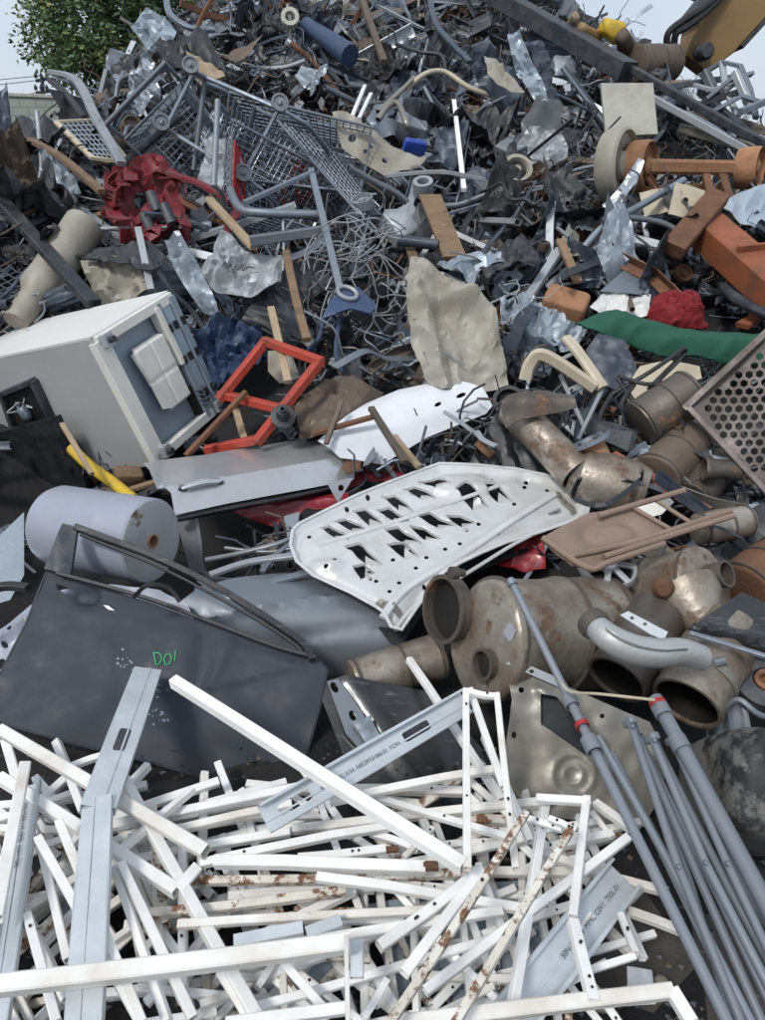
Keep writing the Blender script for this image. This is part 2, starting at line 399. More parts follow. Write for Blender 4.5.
# ------------------------------------------------------------------ far things: wall, pole, tree, boom
def yplane(px, py, Y): d = ray(px, py); return EYE + d * (Y / d.y)
mblock = bpy.data.materials.new('pale_green_blocks'); mblock.use_nodes = True
n = mblock.node_tree.nodes; l = mblock.node_tree.links; br = n.new('ShaderNodeTexBrick'); tc = n.new('ShaderNodeTexCoord'); mp = n.new('ShaderNodeMapping')
mp.inputs['Rotation'].default_value = (PI / 2, 0, 0); l.new(tc.outputs['Object'], mp.inputs['Vector']); l.new(mp.outputs[0], br.inputs['Vector'])
br.inputs['Color1'].default_value = (.3, .34, .3, 1); br.inputs['Color2'].default_value = (.35, .38, .34, 1); br.inputs['Mortar'].default_value = (.2, .21, .19, 1)
br.inputs['Scale'].default_value = 1; br.inputs['Brick Width'].default_value = .4; br.inputs['Row Height'].default_value = .2; br.inputs['Mortar Size'].default_value = .012
l.new(br.outputs['Color'], n['Principled BSDF'].inputs['Base Color']); n['Principled BSDF'].inputs['Roughness'].default_value = .9
YW = 21
pa, pb = yplane(-260, 84, YW), yplane(70, 99, YW + 1)
t = thing('block_wall', V(((pa.x + pb.x) / 2, YW, 0)), 'pale green concrete block wall beyond the heap, below the utility pole', 'wall')
g = MB()
for (p, q) in ((pa, pb),):
    d = (V((q.x, q.y, 0)) - V((p.x, p.y, 0))).normalized(); nn = V((-d.y, d.x, 0)) * .2
    g.add([V((p.x, p.y, -.1)), V((q.x, q.y, -.1)), q, p, V((p.x, p.y, -.1)) + nn, V((q.x, q.y, -.1)) + nn, q + nn, p + nn],
          [(0, 1, 2, 3), (5, 4, 7, 6), (3, 2, 6, 7), (1, 5, 6, 2), (4, 0, 3, 7)])
g.build('masonry', mblock, t, smooth=False)
g = MB(); g.bar(pa + V((0, .1, .04)), pb + V((0, .1, .04)), .28, .08); g.build('coping', M['concrete'], t)
YP = 60
b0, b1 = yplane(42, 140, YP), yplane(42, 76, YP); b0.z = 0
t = thing('utility_pole', b0, 'wooden utility pole with two cross arms beyond the block wall', 'utility pole')
g = MB(); g.tube([b0, b1], .16, 10, scale=[1.2, .8]); g.build('pole', M['dark'], t)
for yy in (80, 92):
    g = MB(); g.bar(yplane(36, yy + 1, YP), yplane(52 if yy > 85 else 47, yy - 1, YP), .16, .2); a = g.build('cross_arm', M['dark'], t)
    for k in (37, 42.5, 48):
        g = MB(); p = yplane(k, yy, YP); g.lathe(p + V((0, -.1, .1)), p + V((0, -.1, .5)), [(0, 0), (0, .1), (.4, .14), (.7, .08), (1, .0)], 8); g.build('insulator', M['dark'], a)
for k, (ya, yb) in enumerate(((76, 66), (80, 74), (92, 88))):
    A, B = yplane(40 + k * 3, ya, YP), yplane(-200, yb, YP + 5); mid = (A + B) / 2 - V((0, 0, .8))
    g = MB(); g.tube(smooth_path([A, mid, B], 8), .025, 5)
    g.build('power_line', M['cable'], label=('topmost black power line running left from the utility pole', 'middle black power line running left from the utility pole', 'lowest black power line hanging from the lower cross arm')[k], cat='power line')
# tree
YT = 15.5
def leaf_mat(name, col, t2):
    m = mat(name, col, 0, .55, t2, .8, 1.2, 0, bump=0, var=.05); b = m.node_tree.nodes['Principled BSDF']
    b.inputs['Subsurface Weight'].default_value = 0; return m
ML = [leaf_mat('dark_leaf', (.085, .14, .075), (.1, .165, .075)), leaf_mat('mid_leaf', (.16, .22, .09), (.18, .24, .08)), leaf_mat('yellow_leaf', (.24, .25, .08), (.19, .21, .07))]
tb = yplane(120, 150, YT); tb.z = 0
t = thing('broadleaf_tree', tb, 'dense dark green broadleaf tree rising behind the heap top', 'tree')
lobes = [(72, 38, 44, 1.1), (48, 52, 20, .6), (80, 68, 32, .9), (110, 20, 60, 1.3), (150, 45, 50, 1.2), (100, 70, 34, .9), (185, 15, 50, 1.2), (72, 5, 40, 1.0), (120, -40, 60, 1.4), (200, -30, 55, 1.4), (130, 82, 36, .9), (40, 25, 15, .5), (235, 0, 40, 1.1), (165, -80, 60, 1.5), (90, -35, 40, 1.2)]
tr = MB(); top = yplane(130, 40, YT)
tr.tube(smooth_path([tb, tb + V((.15, 0, 1.2)), top]), .28, 12, scale=[1.3 - .8 * k / 12 for k in range(13)])
tr.build('trunk', M['brown'], t)
lm = MB(); lf = MB(); rr = random.Random(3)
for (lx, ly, rp, dz) in lobes:
    c = yplane(lx, ly, YT); c.y += rr.uniform(-.8, .8); r = rp * 13.6 / FOC
    st = tb.lerp(top, rr.uniform(.5, .9)); lm.tube(smooth_path([st, st.lerp(c, .5) + V((0, 0, -.15)), c]), .09, 6, scale=[1 - .75 * k / 12 for k in range(13)])
    nc = int(150 * (r / .9) ** 2)
    for _ in range(nc):
        d = V((rr.gauss(0, 1), rr.gauss(0, 1), rr.gauss(0, 1))).normalized() * (r * rr.uniform(.55, 1.0) ** .6)
        d.z *= .82
        if nz(*(c + d * 1.0), 2) < -.3: continue
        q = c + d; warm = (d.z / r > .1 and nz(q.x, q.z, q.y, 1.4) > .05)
        for _k in range(17):
            p = q + V((rr.gauss(0, .1), rr.gauss(0, .1), rr.gauss(0, .085)))
            a = V((rr.gauss(0, 1), rr.gauss(0, 1), rr.gauss(0, .6))).normalized(); b = a.orthogonal().normalized(); b = Matrix.Rotation(rr.uniform(0, 6.3), 3, a) @ b
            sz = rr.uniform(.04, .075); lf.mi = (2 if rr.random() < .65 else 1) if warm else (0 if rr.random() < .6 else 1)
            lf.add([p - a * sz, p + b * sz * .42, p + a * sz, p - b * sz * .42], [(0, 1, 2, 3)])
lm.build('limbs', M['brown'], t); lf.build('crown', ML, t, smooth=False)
# excavator boom beyond the crest
YB = 11.2
a0, a1 = yplane(689, 62, YB), yplane(800, -70, YB + .3)
t = thing('excavator_boom', V((a0.x, a0.y, 0)), 'ochre excavator boom arm reaching over the heap crest, with black hoses', 'excavator')
ax = (a1 - a0).normalized(); sidev = V((0, -1, 0)); up = ax.cross(sidev).normalized()
if up.z < 0: up = -up
k = 11.2 / FOC * 1.12
g = MB(); path = [a0 + up * k * -4, a0 + ax * .35, a0.lerp(a1, .5), a1]
g.sweep(rect(.5, 40 * k, .04), path, up=up, scale=[.55, .95, 1, 1.1]); g.build('arm', M['machine'], t)
g = MB(); g.bar(a0 + up * 22 * k + ax * .25, a1 + up * 23 * k, .56, .05, up); g.bar(a0 - up * 20 * k + ax * .45, a1 - up * 23 * k, .56, .05, up); g.build('flange', M['dark'], t)
g = MB(); p = a0 + ax * .12 + V((0, -.34, 0)); g.lathe(p + V((0, -.06, 0)), p + V((0, .7, 0)), [(0, 0), (0, .07), (.05, .1), (1, .1), (1, 0)], 14); g.build('pin_boss', M['dark'], t)
g = MB(); p0, p1 = a0 + up * 30 * k + ax * .5, a1 + up * 32 * k; g.tube([p0, p0.lerp(p1, .45)], .06, 10); g.tube([p0.lerp(p1, .45), p1], .09, 12); g.build('hydraulic_cylinder', M['black'], t)
for q in range(2):
    g = MB(); pts = [yplane(668 + 6 * q, 52 - 2 * q, YB - .3), yplane(668 + 8 * q, 34, YB - .35), yplane(684 + 4 * q, 20 + 6 * q, YB - .35), yplane(706, 6 + 6 * q, YB - .3), yplane(740, -22, YB - .1)]
    g.tube(smooth_path(pts), .045, 8); g.build('hose', M['cable'], t)
# ------------------------------------------------------------------ quick builders for single pieces of scrap
def crumple(a, s, seed=0, b=0, s2=0):
    return lambda u, v: a * (nz(u, v, seed, s) + .6 * abs(nz(u + 50, v, seed + 3, s * 1.7))) + (b * nz(u, v, seed + 9, s2) if b else 0)
def SH(name, label, cat, m, poly, pl, disp=None, sp=5, thick=.003, holes=(), parent=None, group=None):
    g = MB(); g.sheet(poly, pmap(pl, disp), holes, sp, thick)
    return g.build(name, M[m], parent, label=label, cat=cat, group=group, ang=24 if disp and name in ('sheet_metal', 'crumpled_sheet', 'foil_sheet', 'plastic_sheet') else 38)
def ST(name, label, cat, m, pts, wpx, hpx=None, kind='bar', seg=10, wall=0, parent=None, group=None, smooth=5, up=None, scale=None, c=.12):
    "a stick: pts = (px, py, off) triples along it, wpx its width in the photograph's pixels at the middle"
    P = [at(*p) if len(p) == 3 else p[0] for p in pts]; k = mpp(P[len(P) // 2]); W = wpx * k; Hh = (hpx or wpx) * k
    if len(P) > 2 and smooth: P = smooth_path(P, smooth)
    g = MB()
    if kind == 'bar': g.sweep(rect(W, Hh, c), P, up=up, inner=rect(W - 2 * wall, Hh - 2 * wall, c) if wall else None, scale=scale)
    elif kind == 'tube': g.tube(P, W / 2, seg, wall or None, scale)
    elif kind == 'angle':
        t = .004; g.sweep([(-W / 2, -Hh / 2), (W / 2, -Hh / 2), (W / 2, -Hh / 2 + t), (-W / 2 + t, -Hh / 2 + t), (-W / 2 + t, Hh / 2), (-W / 2, Hh / 2)], P, up=up)
    return g.build(name, M[m], parent, label=label, cat=cat, group=group)
def rbox(g, c, size, rot, e=.35, n=14, disp=None):
    "rounded box: a superellipsoid"
    vs = []; fs = []; m = 2 * n
    sg = lambda x, q: math.copysign(abs(x) ** q, x)
    for i in range(n + 1):
        ph = -PI / 2 + PI * i / n
        for j in range(m):
            th = 2 * PI * j / m
            p = V((size[0] / 2 * sg(math.cos(ph), e) * sg(math.cos(th), e), size[1] / 2 * sg(math.cos(ph), e) * sg(math.sin(th), e), size[2] / 2 * sg(math.sin(ph), e)))
            if disp: p = p + p.normalized() * disp(p)
            vs.append(V(c) + rot @ p)
    for i in range(n):
        for j in range(m):
            a, b = i * m + j, i * m + (j + 1) % m; fs.append((a, b, b + m, a + m))
    return g.add(vs, fs)
def frame_of(n, upish=V((0, 1, 0))):
    n = V(n).normalized(); x = upish.cross(n).normalized(); y = n.cross(x)
    return Matrix((x, y, n)).transposed()

# ------------------------------------------------------------------ dark car door across the left
DN = V((.06, -.6, .8)).normalized(); DP = plane(160, 680, .15, DN)
dpoly = [(47, 572), (75, 580), (147, 603), (209, 626), (275, 650), (318, 661), (327, 670), (320, 705), (296, 788), (262, 793), (147, 760), (67, 741), (0, 722), (-30, 712), (-12, 690), (0, 672), (27, 621)]
creases = [((205, 692), (232, 640), 4, .012), ((208, 686), (300, 664), 3, .011), ((120, 640), (170, 700), 16, -.008), ((60, 660), (130, 690), 26, -.005), ((200, 740), (300, 700), 18, .012), ((100, 700), (40, 735), 16, .014), ((205, 640), (190, 720), 10, -.016), ((150, 715), (250, 760), 12, -.012), ((240, 690), (300, 730), 14, -.012)]
def ddoor(u, v):
    d = .007 * nz(u, v, 3, .014) + .003 * nz(u, v, 5, .04)
    for a, b, wd, am in creases:
        q, t = segd((u, v), a, b); d += am * gau(q, wd) * (1 - .5 * t)
    d += .006 * gau(v - (606 + (u - 47) * .235), 9)            # belt line swells
    q = math.hypot((u - 88) / 16, (v - 597) / 13); d -= .02 * max(0, 1 - q * q)
    q = math.hypot((u - 178) / 30, (v - 706) / 26); d -= .02 * max(0, 1 - q * q)
    return d - .00001 * max(0, v - 640) ** 2 * .25
t = thing('torn_car_door', at(160, 700, 0), 'dark charcoal dented car door with empty window frame and green scribbled letters', 'car door', 'car doors torn off and thrown on the heap')
g = MB(); g.sheet(dpoly, pmap(DP, ddoor), [[(56, 584), (64, 586), (72, 590), (73, 595), (64, 593), (57, 589)], [(101, 603), (110, 605), (117, 609), (115, 613), (106, 610)]], 5, .004); skin = g.build('door_skin', M['charcoal'], t, ang=60)
mpd = pmap(DP, lambda u, v: ddoor(u, v) + .004); mpf = pmap(DP, lambda u, v: .02)
g = MB(); P = [mpd(*q)[0] for q in segs(dpoly, 20)]; P.append(P[0]); g.tube([p - DN * .008 for p in P], .006, 6); g.build('folded_edge', M['charcoal'], t)
back = pmap(DP, lambda u, v: -.045); g = MB(); g.sheet([(40, 590), (318, 675), (290, 780), (0, 710)], back, (), 20, .003); g.build('inner_panel', M['dark'], t)
def wf(pts, off): return smooth_path([pmap(DP, lambda u, v: off)(*q)[0] for q in pts], 5)
g = MB(); g.sweep(rect(.022, .03), wf([(78, 531), (110, 543), (160, 562), (220, 592), (275, 626), (303, 646), (312, 662)], .03), up=DN); fr = g.build('window_frame', M['blackcar'], t)
g = MB(); g.sweep(rect(.008, .014), wf([(82, 537), (112, 549), (160, 569), (216, 598), (268, 628), (296, 647), (303, 657)], .02), up=DN); g.build('window_seal', M['black'], fr)
g = MB(); g.sheet([(47, 572), (66, 528), (80, 530), (73, 580)], pmap(DP, lambda u, v: .03 + .01 * gau(u - 62, 9)), (), 5, .02); g.build('pillar_trim', M['dark'], t)
g = MB(); g.sweep(rect(.012, .018), wf([(60, 577), (147, 601), (209, 624), (275, 649), (316, 660)], .034), up=DN); g.build('belt_seal', M['black'], t)
g = MB(); c = mpd(88, 597)[0]; rbox(g, c, (.085, .055, .03), frame_of(DN), .8, 10); h = g.build('handle', M['charcoal'], t)
g = MB(); g.sheet([(102, 604), (108, 605), (114, 610), (108, 609)], pmap(DP, lambda u, v: ddoor(u, v) - .008), (), 4, .004); g.build('lock_plate', M['galv'], h)
g = MB()
for st in ([(154, 653), (156, 665)], [(153, 653), (159, 653), (162, 657), (161, 662), (157, 665)], [(166, 655), (164, 660), (166, 665), (170, 664), (172, 658), (170, 654), (166, 655)], [(176, 651), (175, 661)]):
    g.tube([mpd(*q)[0] for q in st], .0018, 5)
g.build('scribbled_letters', M['greenpaint'], t)
rr = random.Random(8); g = MB()
for cx, cy, sx, sy, n in ((127, 663, 13, 12, 18), (155, 690, 14, 10, 14), (150, 712, 10, 6, 8), (158, 716, 7, 7, 12)):
    for _ in range(n):
        x, y = cx + rr.gauss(0, sx * .5), cy + rr.gauss(0, sy * .5); r = rr.uniform(.3, 1.2)
        g.sheet(ell(x, y, r * rr.uniform(.8, 2), r, 7, rr.uniform(0, 3)), pmap(DP, lambda u, v: ddoor(u, v) + .0025), (), 3, .0015)
g.build('bare_metal_specks', M['zinc'], t, kind='stuff')

# ------------------------------------------------------------------ white bonnet, inner side up
HN = V((.05, -.2, .98)).normalized(); HP = plane(440, 545, .2, HN)
Z1 = lambda q: [(280 + x * .4183, 455 + y * .4183) for x, y in q]
hpoly = Z1([(45, 165), (190, 98), (345, 40), (380, 28), (470, 30), (560, 38), (660, 55), (715, 85), (738, 125), (735, 140), (690, 162), (600, 190), (540, 212), (480, 240), (430, 266), (390, 290), (362, 322), (340, 350), (310, 395), (290, 425), (265, 415), (230, 370), (170, 335), (80, 290), (40, 255), (25, 215), (30, 180)])
hslots = [Z1(q) for q in ([(100, 168), (120, 168), (150, 186), (158, 199), (135, 197)], [(135, 155), (160, 153), (188, 166), (202, 180), (172, 179)], [(180, 130), (205, 130), (228, 148), (241, 166), (212, 165)], [(250, 98), (275, 98), (299, 115), (312, 132), (283, 130)],
    [(300, 80), (325, 78), (350, 88), (367, 101), (340, 104)], [(338, 62), (365, 60), (390, 70), (402, 81), (370, 83)], [(238, 134), (262, 130), (288, 147), (302, 161), (284, 166)], [(258, 186), (285, 182), (315, 196), (332, 210), (300, 211)],
    [(335, 155), (360, 149), (390, 158), (412, 168), (380, 173)], [(425, 96), (445, 84), (472, 102), (492, 120), (460, 126)], [(490, 82), (520, 78), (540, 94), (551, 108), (522, 110)], [(163, 220), (190, 215), (216, 236), (237, 256), (205, 256)],
    [(178, 266), (200, 262), (222, 280), (195, 291)], [(263, 216), (298, 212), (326, 240), (300, 246)], [(402, 150), (430, 147), (463, 160), (436, 171)], [(315, 176), (345, 178), (376, 198), (345, 200)])]
hslots = [[(sum(p[0] for p in q) / len(q) + (x - sum(p[0] for p in q) / len(q)) * 1.3, sum(p[1] for p in q) / len(q) + (y - sum(p[1] for p in q) / len(q)) * 1.3) for x, y in q] for q in hslots]
def chaikin(q): return [p for a, b in zip(q, q[1:] + q[:1]) for p in ((lerp(a[0], b[0], .25), lerp(a[1], b[1], .25)), (lerp(a[0], b[0], .75), lerp(a[1], b[1], .75)))]
hdots = [(215, 295), (262, 325), (285, 305), (270, 250), (325, 270), (300, 320), (345, 315), (430, 212), (475, 165), (520, 190), (560, 115), (610, 130), (585, 75), (640, 80), (505, 55), (210, 100), (160, 125), (70, 190), (110, 270), (130, 255), (395, 225), (445, 180), (350, 245), (230, 300), (590, 60), (660, 130), (545, 170)]
hs2 = [Z1([(x + 6 * math.cos(a * PI / 3), y + 4.5 * math.sin(a * PI / 3)) for a in range(6)]) for x, y in hdots]
rail = Z1([(245, 400), (300, 330), (430, 245), (560, 160), (660, 95)]); rail2 = Z1([(275, 415), (330, 350), (460, 265), (590, 195), (715, 135)]); ridge0 = Z1([(90, 215), (190, 190), (300, 160), (420, 118), (560, 60)]); ridge1 = Z1([(120, 265), (230, 195), (390, 135), (480, 55)])
hc = [(sum(p[0] for p in q) / len(q), sum(p[1] for p in q) / len(q)) for q in hslots]
def pld(p, L): return min(segd(p, a, b)[0] for a, b in zip(L, L[1:]))
hb = hpoly + [hpoly[0]]
def dhood(u, v):
    p = (u, v); d = .0
    e = pld(p, hb); d += .016 * gau(e, 3) - .012 * gau(e - 7, 3)
    d += .020 * gau(pld(p, rail), 5) - .014 * gau(pld(p, rail2), 4.5)
    d += .012 * gau(pld(p, ridge0), 6) + .010 * gau(pld(p, ridge1), 5)
    for c in hc: q = math.hypot(u - c[0], (v - c[1]) * 1.6); d += .003 * gau(q - 13, 4)
    q = math.hypot((u - 462) / 34, (v - 487) / 13); d += .035 * max(0, 1 - q * q) ** .5 if q < 1 else 0
    q = math.hypot((u - 325) / 22, (v - 565) / 9); d += .02 * max(0, 1 - q * q)
    d += .018 * ((u - 440) / 150) ** 2 * -1
    return d + .0015 * nz(u, v, 2, .05)
t = thing('car_bonnet', at(440, 560, 0), 'white car bonnet lying inner side up with rows of dark slots', 'car bonnet')
g = MB(); g.sheet(hpoly, pmap(HP, dhood), hslots + hs2, 2.7, .003, jit=.12); g.build('inner_frame', M['hood_white'], t, ang=80)
g = MB()
for q, c in zip(hslots, hc):
    a = [pmap(HP, dhood)(*p)[0] for p in segs(q, 5)]; m_ = pmap(HP, dhood)(*c)[0]; b = [p.lerp(m_, .06) - HN * .011 for p in a]; n = len(a)
    g.add(a + b, [(i, (i + 1) % n, n + (i + 1) % n, n + i) for i in range(n)])
g.build('slot_flanges', M['hood_white'], t)
g = MB()
for q, c in zip(hslots, hc):
    x0, x1 = min(p[0] for p in q), max(p[0] for p in q); m_ = lerp(x0, x1, .56)
    f_ = []
    for a, b in zip(q, q[1:] + q[:1]):
        if a[0] >= m_: f_.append(a)
        if (a[0] - m_) * (b[0] - m_) < 0: tt = (m_ - a[0]) / (b[0] - a[0]); f_.append((m_, lerp(a[1], b[1], tt)))
    if len(f_) > 2: g.sheet(f_, pmap(HP, lambda u, v: dhood(u, v) - .006 - .03 * (x1 - u) / (x1 - m_)), (), 4, .002)
g.build('slot_flaps', M['hood_white'], t, kind='stuff')
g = MB(); P = [pmap(HP, dhood)(*p)[0] + HN * .002 for p in segs(hpoly, 8)]; g.sweep(rect(.013, .008, .3), P + [P[0]], up=HN); g.build('hem', M['hood_white'], t)
for q, w_ in ((rail, .03), (rail2, .016), (ridge0, .02)):
    g = MB(); P = smooth_path([pmap(HP, dhood)(*p)[0] for p in q], 5); g.sweep(rect(w_, .012, .35), P, up=HN); g.build('stiffening_rib', M['hood_white'], t)
inn = [(lerp(440, x, .97), lerp(545, y, .97)) for x, y in hpoly]
g = MB(); g.sheet(inn, pmap(HP, lambda u, v: -.085 - .03 * ((u - 440) / 150) ** 2), (), 14, .002); g.build('shade_painted_skin', M['dark'], t)  # white skin coloured dark to paint the shade seen through the slots
for q in ([(655, 97), (668, 95), (712, 128), (700, 133)], [(228, 352), (240, 345), (292, 378), (283, 388)]):
    q = Z1(q); g = MB(); g.sheet(q, pmap(HP, lambda u, v: dhood(u, v) + .012), [ell(sum(p[0] for p in q) / 4 + k, sum(p[1] for p in q) / 4 + k * .6, 1.3, 1.0, 6) for k in (-6, 0, 6)], 3, .006); g.build('hinge_plate', M['beigemetal'], t)

# ------------------------------------------------------------------ silver car door behind it
cl = lambda u: 490 - (u - 150) * .175
SU = (at(250, cl(250), .28), V((.02, .06, .99)).normalized()); c0_, c1_ = onplane(157, cl(157), *SU), onplane(349, cl(349), *SU); d_ = (c1_ - c0_).normalized()
SN = V((.05, -.74, .67)); SN = (SN - d_ * SN.dot(d_)).normalized(); SP = (c0_, SN)
spoly = [(143, 463), (225, 451), (303, 439), (318, 440), (332, 447), (346, 458), (355, 471), (354, 480), (300, 490), (230, 503), (175, 515), (171, 493), (161, 482), (149, 469)]
def dsil(u, v):
    d = .003 * nz(u, v, 4, .03) * min(1, abs(v - cl(u)) / 6) + .002 * gau(segd((u, v), (262, 470), (272, 492))[0], 2)
    for a in ((183, 488), (219, 482)): q = math.hypot((u - a[0]) / 7, (v - a[1]) / 3.5); d -= .012 * max(0, 1 - q * q)
    return d
mtop = pmap(SU, lambda u, v: .006 * nz(u, v, 4, .03) * min(1, abs(v - cl(u)) / 6))
t = thing('torn_car_door', at(250, 500, 0), 'silver car door lying flat with its outer handle and empty window opening towards us', 'car door', 'car doors torn off and thrown on the heap')
msil = pmap(SP, dsil)
g = MB(); g.sheet([(143, 463), (225, 451), (303, 439), (318, 440), (332, 447), (349, cl(349)), (250, cl(250)), (157, cl(157)), (149, 469)], mtop, (), 4, .004)
g.sheet([(157, cl(157)), (250, cl(250)), (349, cl(349)), (355, 471), (354, 480), (300, 490), (230, 503), (175, 515), (171, 493), (161, 484)], msil, (), 4, .004); g.build('door_skin', M['silver'], t, ang=30)
g = MB(); P = smooth_path([msil(u, v)[0] + SN * .022 for u, v in ((181, 490), (192, 487), (204, 484), (215, 483), (222, 481))], 4); g.sweep(rect(.03, .018, .3), P, up=SN, scale=[.35 + .65 * math.sin(PI * k / (len(P) - 1)) for k in range(len(P))]); h = g.build('handle', M['silver'], t)
for c in ((183, 489), (219, 482)):
    g = MB(); g.sheet(ell(c[0], c[1], 5, 2.2, 8, -.15), pmap(SP, lambda u, v: dsil(u, v) + .006), (), 3, .003); g.build('handle_socket', M['black'], h)
g = MB(); g.sweep(rect(.02, .03), smooth_path([msil(u, v)[0] - SN * .03 for u, v in ((176, 517), (230, 506), (300, 493), (345, 482))], 5), up=SN); g.build('belt_seal', M['black'], t)
VN = V((.08, -.9, .35)).normalized(); VP = (onplane(250, 510, *SP) + V((0, -.03, -.03)), VN)
mv = lambda o: pmap(VP, lambda u, v: o)
g = MB(); g.sheet([(175, 515), (193, 514), (205, 572), (191, 573)], mv(.01), (), 8, .025); g.build('pillar_trim', M['silver_dull'], t)
g = MB(); g.sheet([(327, 483), (353, 478), (338, 503)], mv(.0), [ell(341, 488, 3, 3.5, 8)], 4, .02); g.build('mirror_bracket', M['lightgrey'], t)
g = MB(); g.sweep(rect(.02, .03), smooth_path([mv(0)(u, v)[0] for u, v in ((196, 516), (200, 540), (206, 574), (240, 580), (285, 574), (318, 552), (336, 520), (340, 500))], 5), up=VN); g.build('window_frame', M['silver_dull'], t)
for k, q in enumerate(([(205, 560), (240, 553), (285, 541), (300, 530)], [(210, 575), (250, 562), (300, 555)], [(195, 590), (260, 584), (310, 572)], [(225, 548), (270, 552), (305, 545)], [(262, 572), (275, 556), (292, 543)])):
    ST('door_rail', None, None, ('silver_dull', 'lightgrey', 'zinc', 'silver_dull', 'grey')[k], [(x, y, .19) for x, y in q], (5, 8, 9, 3, 6)[k], (3, 4, 4, 3, 3)[k], parent=t)

# ------------------------------------------------------------------ other car panels
FN = V((.12, -.45, .88)).normalized(); FP = plane(300, 625, .1, FN)
SH('car_wing', 'smooth blue grey car wing panel curving under the white bonnet', 'car panel', 'bluegrey', [(175, 612), (200, 595), (235, 582), (300, 566), (345, 590), (400, 622), (408, 632), (396, 648), (345, 668), (322, 684), (300, 690), (250, 660), (200, 640)], FP,
   lambda u, v: .05 - .00005 * (v - 610 - (u - 300) * .12) ** 2 + .010 * gau(segd((u, v), (205, 622), (350, 600))[0], 3) - .01 * gau(segd((u, v), (290, 640), (400, 625))[0], 5), 5, .004)
SH('car_wing', 'glossy white car wing with two small slots below the tan sheet', 'car panel', 'white_car', [(318, 446), (345, 422), (366, 406), (398, 390), (430, 385), (458, 385), (481, 393), (492, 408), (486, 414), (470, 420), (427, 436), (383, 458), (340, 458)], plane(400, 425, .12, (.05, -.45, .9)),
   lambda u, v: .04 - .00006 * (v - 415 + (u - 400) * .3) ** 2 + .012 * gau(segd((u, v), (330, 450), (480, 405))[0], 5), 5, .004, holes=[ell(437, 410, 4, 2, 7, -.5), ell(460, 401, 5.5, 2.2, 7, -.4)])
SH('bumper_skin', 'dark red bumper panel behind the silver door, with a black lip along its top', 'car panel', 'redcar', [(340, 470), (350, 456), (378, 457), (421, 468), (440, 480), (400, 500), (330, 520), (320, 495)], plane(380, 480, -.07, (.05, -.3, .95)), lambda u, v: .03 * gau(segd((u, v), (340, 475), (430, 480))[0], 8) - .02 * gau(v - 495, 6), 4, .004)
ST('trim_strip', 'black rubber trim strip along the back of the red bumper panel', 'trim', 'black', [(352, 457, .03), (380, 459, .03), (422, 470, .02)], 5, 4)
SH('car_wing', 'dark red curved car wing visible through the window of the silver door', 'car panel', 'redcar', [(234, 514), (241, 507), (265, 502), (320, 497), (350, 492), (345, 515), (300, 535), (262, 523)], plane(280, 512, .03, (0, -.6, .8)), lambda u, v: .03 * gau(v - 506 + (u - 280) * .08, 6), 4, .004)
SH('bumper_skin', 'dark red broken panel sticking out under the white bonnet beside the exhaust boxes', 'car panel', 'redcar', [(478, 566), (500, 546), (538, 530), (543, 545), (546, 568), (525, 572), (500, 566)], plane(515, 556, .08, (0, -.55, .83)), crumple(.03, .06, 2), 4, .004)
t = SH('torn_car_door', 'glossy black scratched car door with green mark, half buried under the white tubes', 'car door', 'blackcar', [(327, 681), (345, 677), (388, 683), (432, 692), (470, 735), (530, 800), (540, 850), (420, 860), (370, 800), (345, 760), (330, 720), (322, 700)], plane(400, 730, .06, (.1, -.5, .85)), lambda u, v: .02 * gau(segd((u, v), (350, 680), (430, 800))[0], 12) + .006 * nz(u, v, 0, .03), 6, .004, group='car doors torn off and thrown on the heap',
       holes=[ell(334, 690, 4, 7, 9, -.5), ell(352, 718, 4, 6, 9, -.4)])
g = MB(); g.sheet([(327, 684), (338, 682), (362, 715), (385, 765), (376, 770), (345, 735)], pmap(plane(400, 730, .06, (.1, -.5, .85)), lambda u, v: .025), [ell(334, 690, 3.5, 6, 9, -.5), ell(352, 718, 3.5, 5.5, 9, -.4)], 5, .01); g.build('shut_face', M['bluegrey'], t)
g = MB(); mk_ = pmap(plane(400, 730, .06, (.1, -.5, .85)), lambda u, v: .032)
for q in ([(366, 736), (372, 731), (377, 736), (371, 741), (366, 736)], [(374, 739), (380, 735), (384, 739)]): g.tube([mk_(*p)[0] for p in q], .0018, 5)
g.build('scribbled_letters', M['greenpaint'], t)
SH('lamp_cover', 'clear grey lamp cover lying on the black car door', 'lamp cover', 'zinc', [(352, 722), (370, 716), (385, 745), (372, 752)], plane(370, 735, .1, (.1, -.5, .85)), crumple(.01, .1), 5, .006)
SH('door_pressing', 'lilac grey pressed inner door panel behind the dark door', 'car panel', 'tank', [(-20, 690), (-12, 640), (30, 606), (62, 590), (110, 584), (160, 590), (188, 605), (196, 625), (150, 640), (80, 625), (40, 660)], plane(90, 600, .24, (0, -.5, .86)), lambda u, v: .03 * gau(segd((u, v), (0, 640), (60, 600))[0], 5) - .03 * gau(segd((u, v), (90, 602), (180, 612))[0], 6) + .01 * nz(u, v, 1, .06), 4, .004, holes=[ell(12, 630, 3, 3, 8), ell(5, 645, 3, 3, 8), ell(2, 664, 4, 6, 9)])
ST('seal_strip', 'black rubber seal looping up between the dark door and the grey tank', 'seal', 'black', [(135, 596, .4), (148, 585, .45), (168, 588, .42), (180, 602, .38)], 6, 4)
SH('windscreen_piece', 'pale blue windscreen piece at the edge below the black panel', 'glass', 'paleblue', [(-25, 545), (0, 535), (24, 512), (24, 575), (10, 600), (-25, 610)], plane(5, 560, .2, (.2, -.5, .8)), None, 8, .006)
ST('wiper_arm', 'black wiper arm crossing the pale blue glass by the grey tank', 'wiper', 'black', [(-15, 590, .3), (8, 586, .3), (28, 588, .3)], 9, 7)

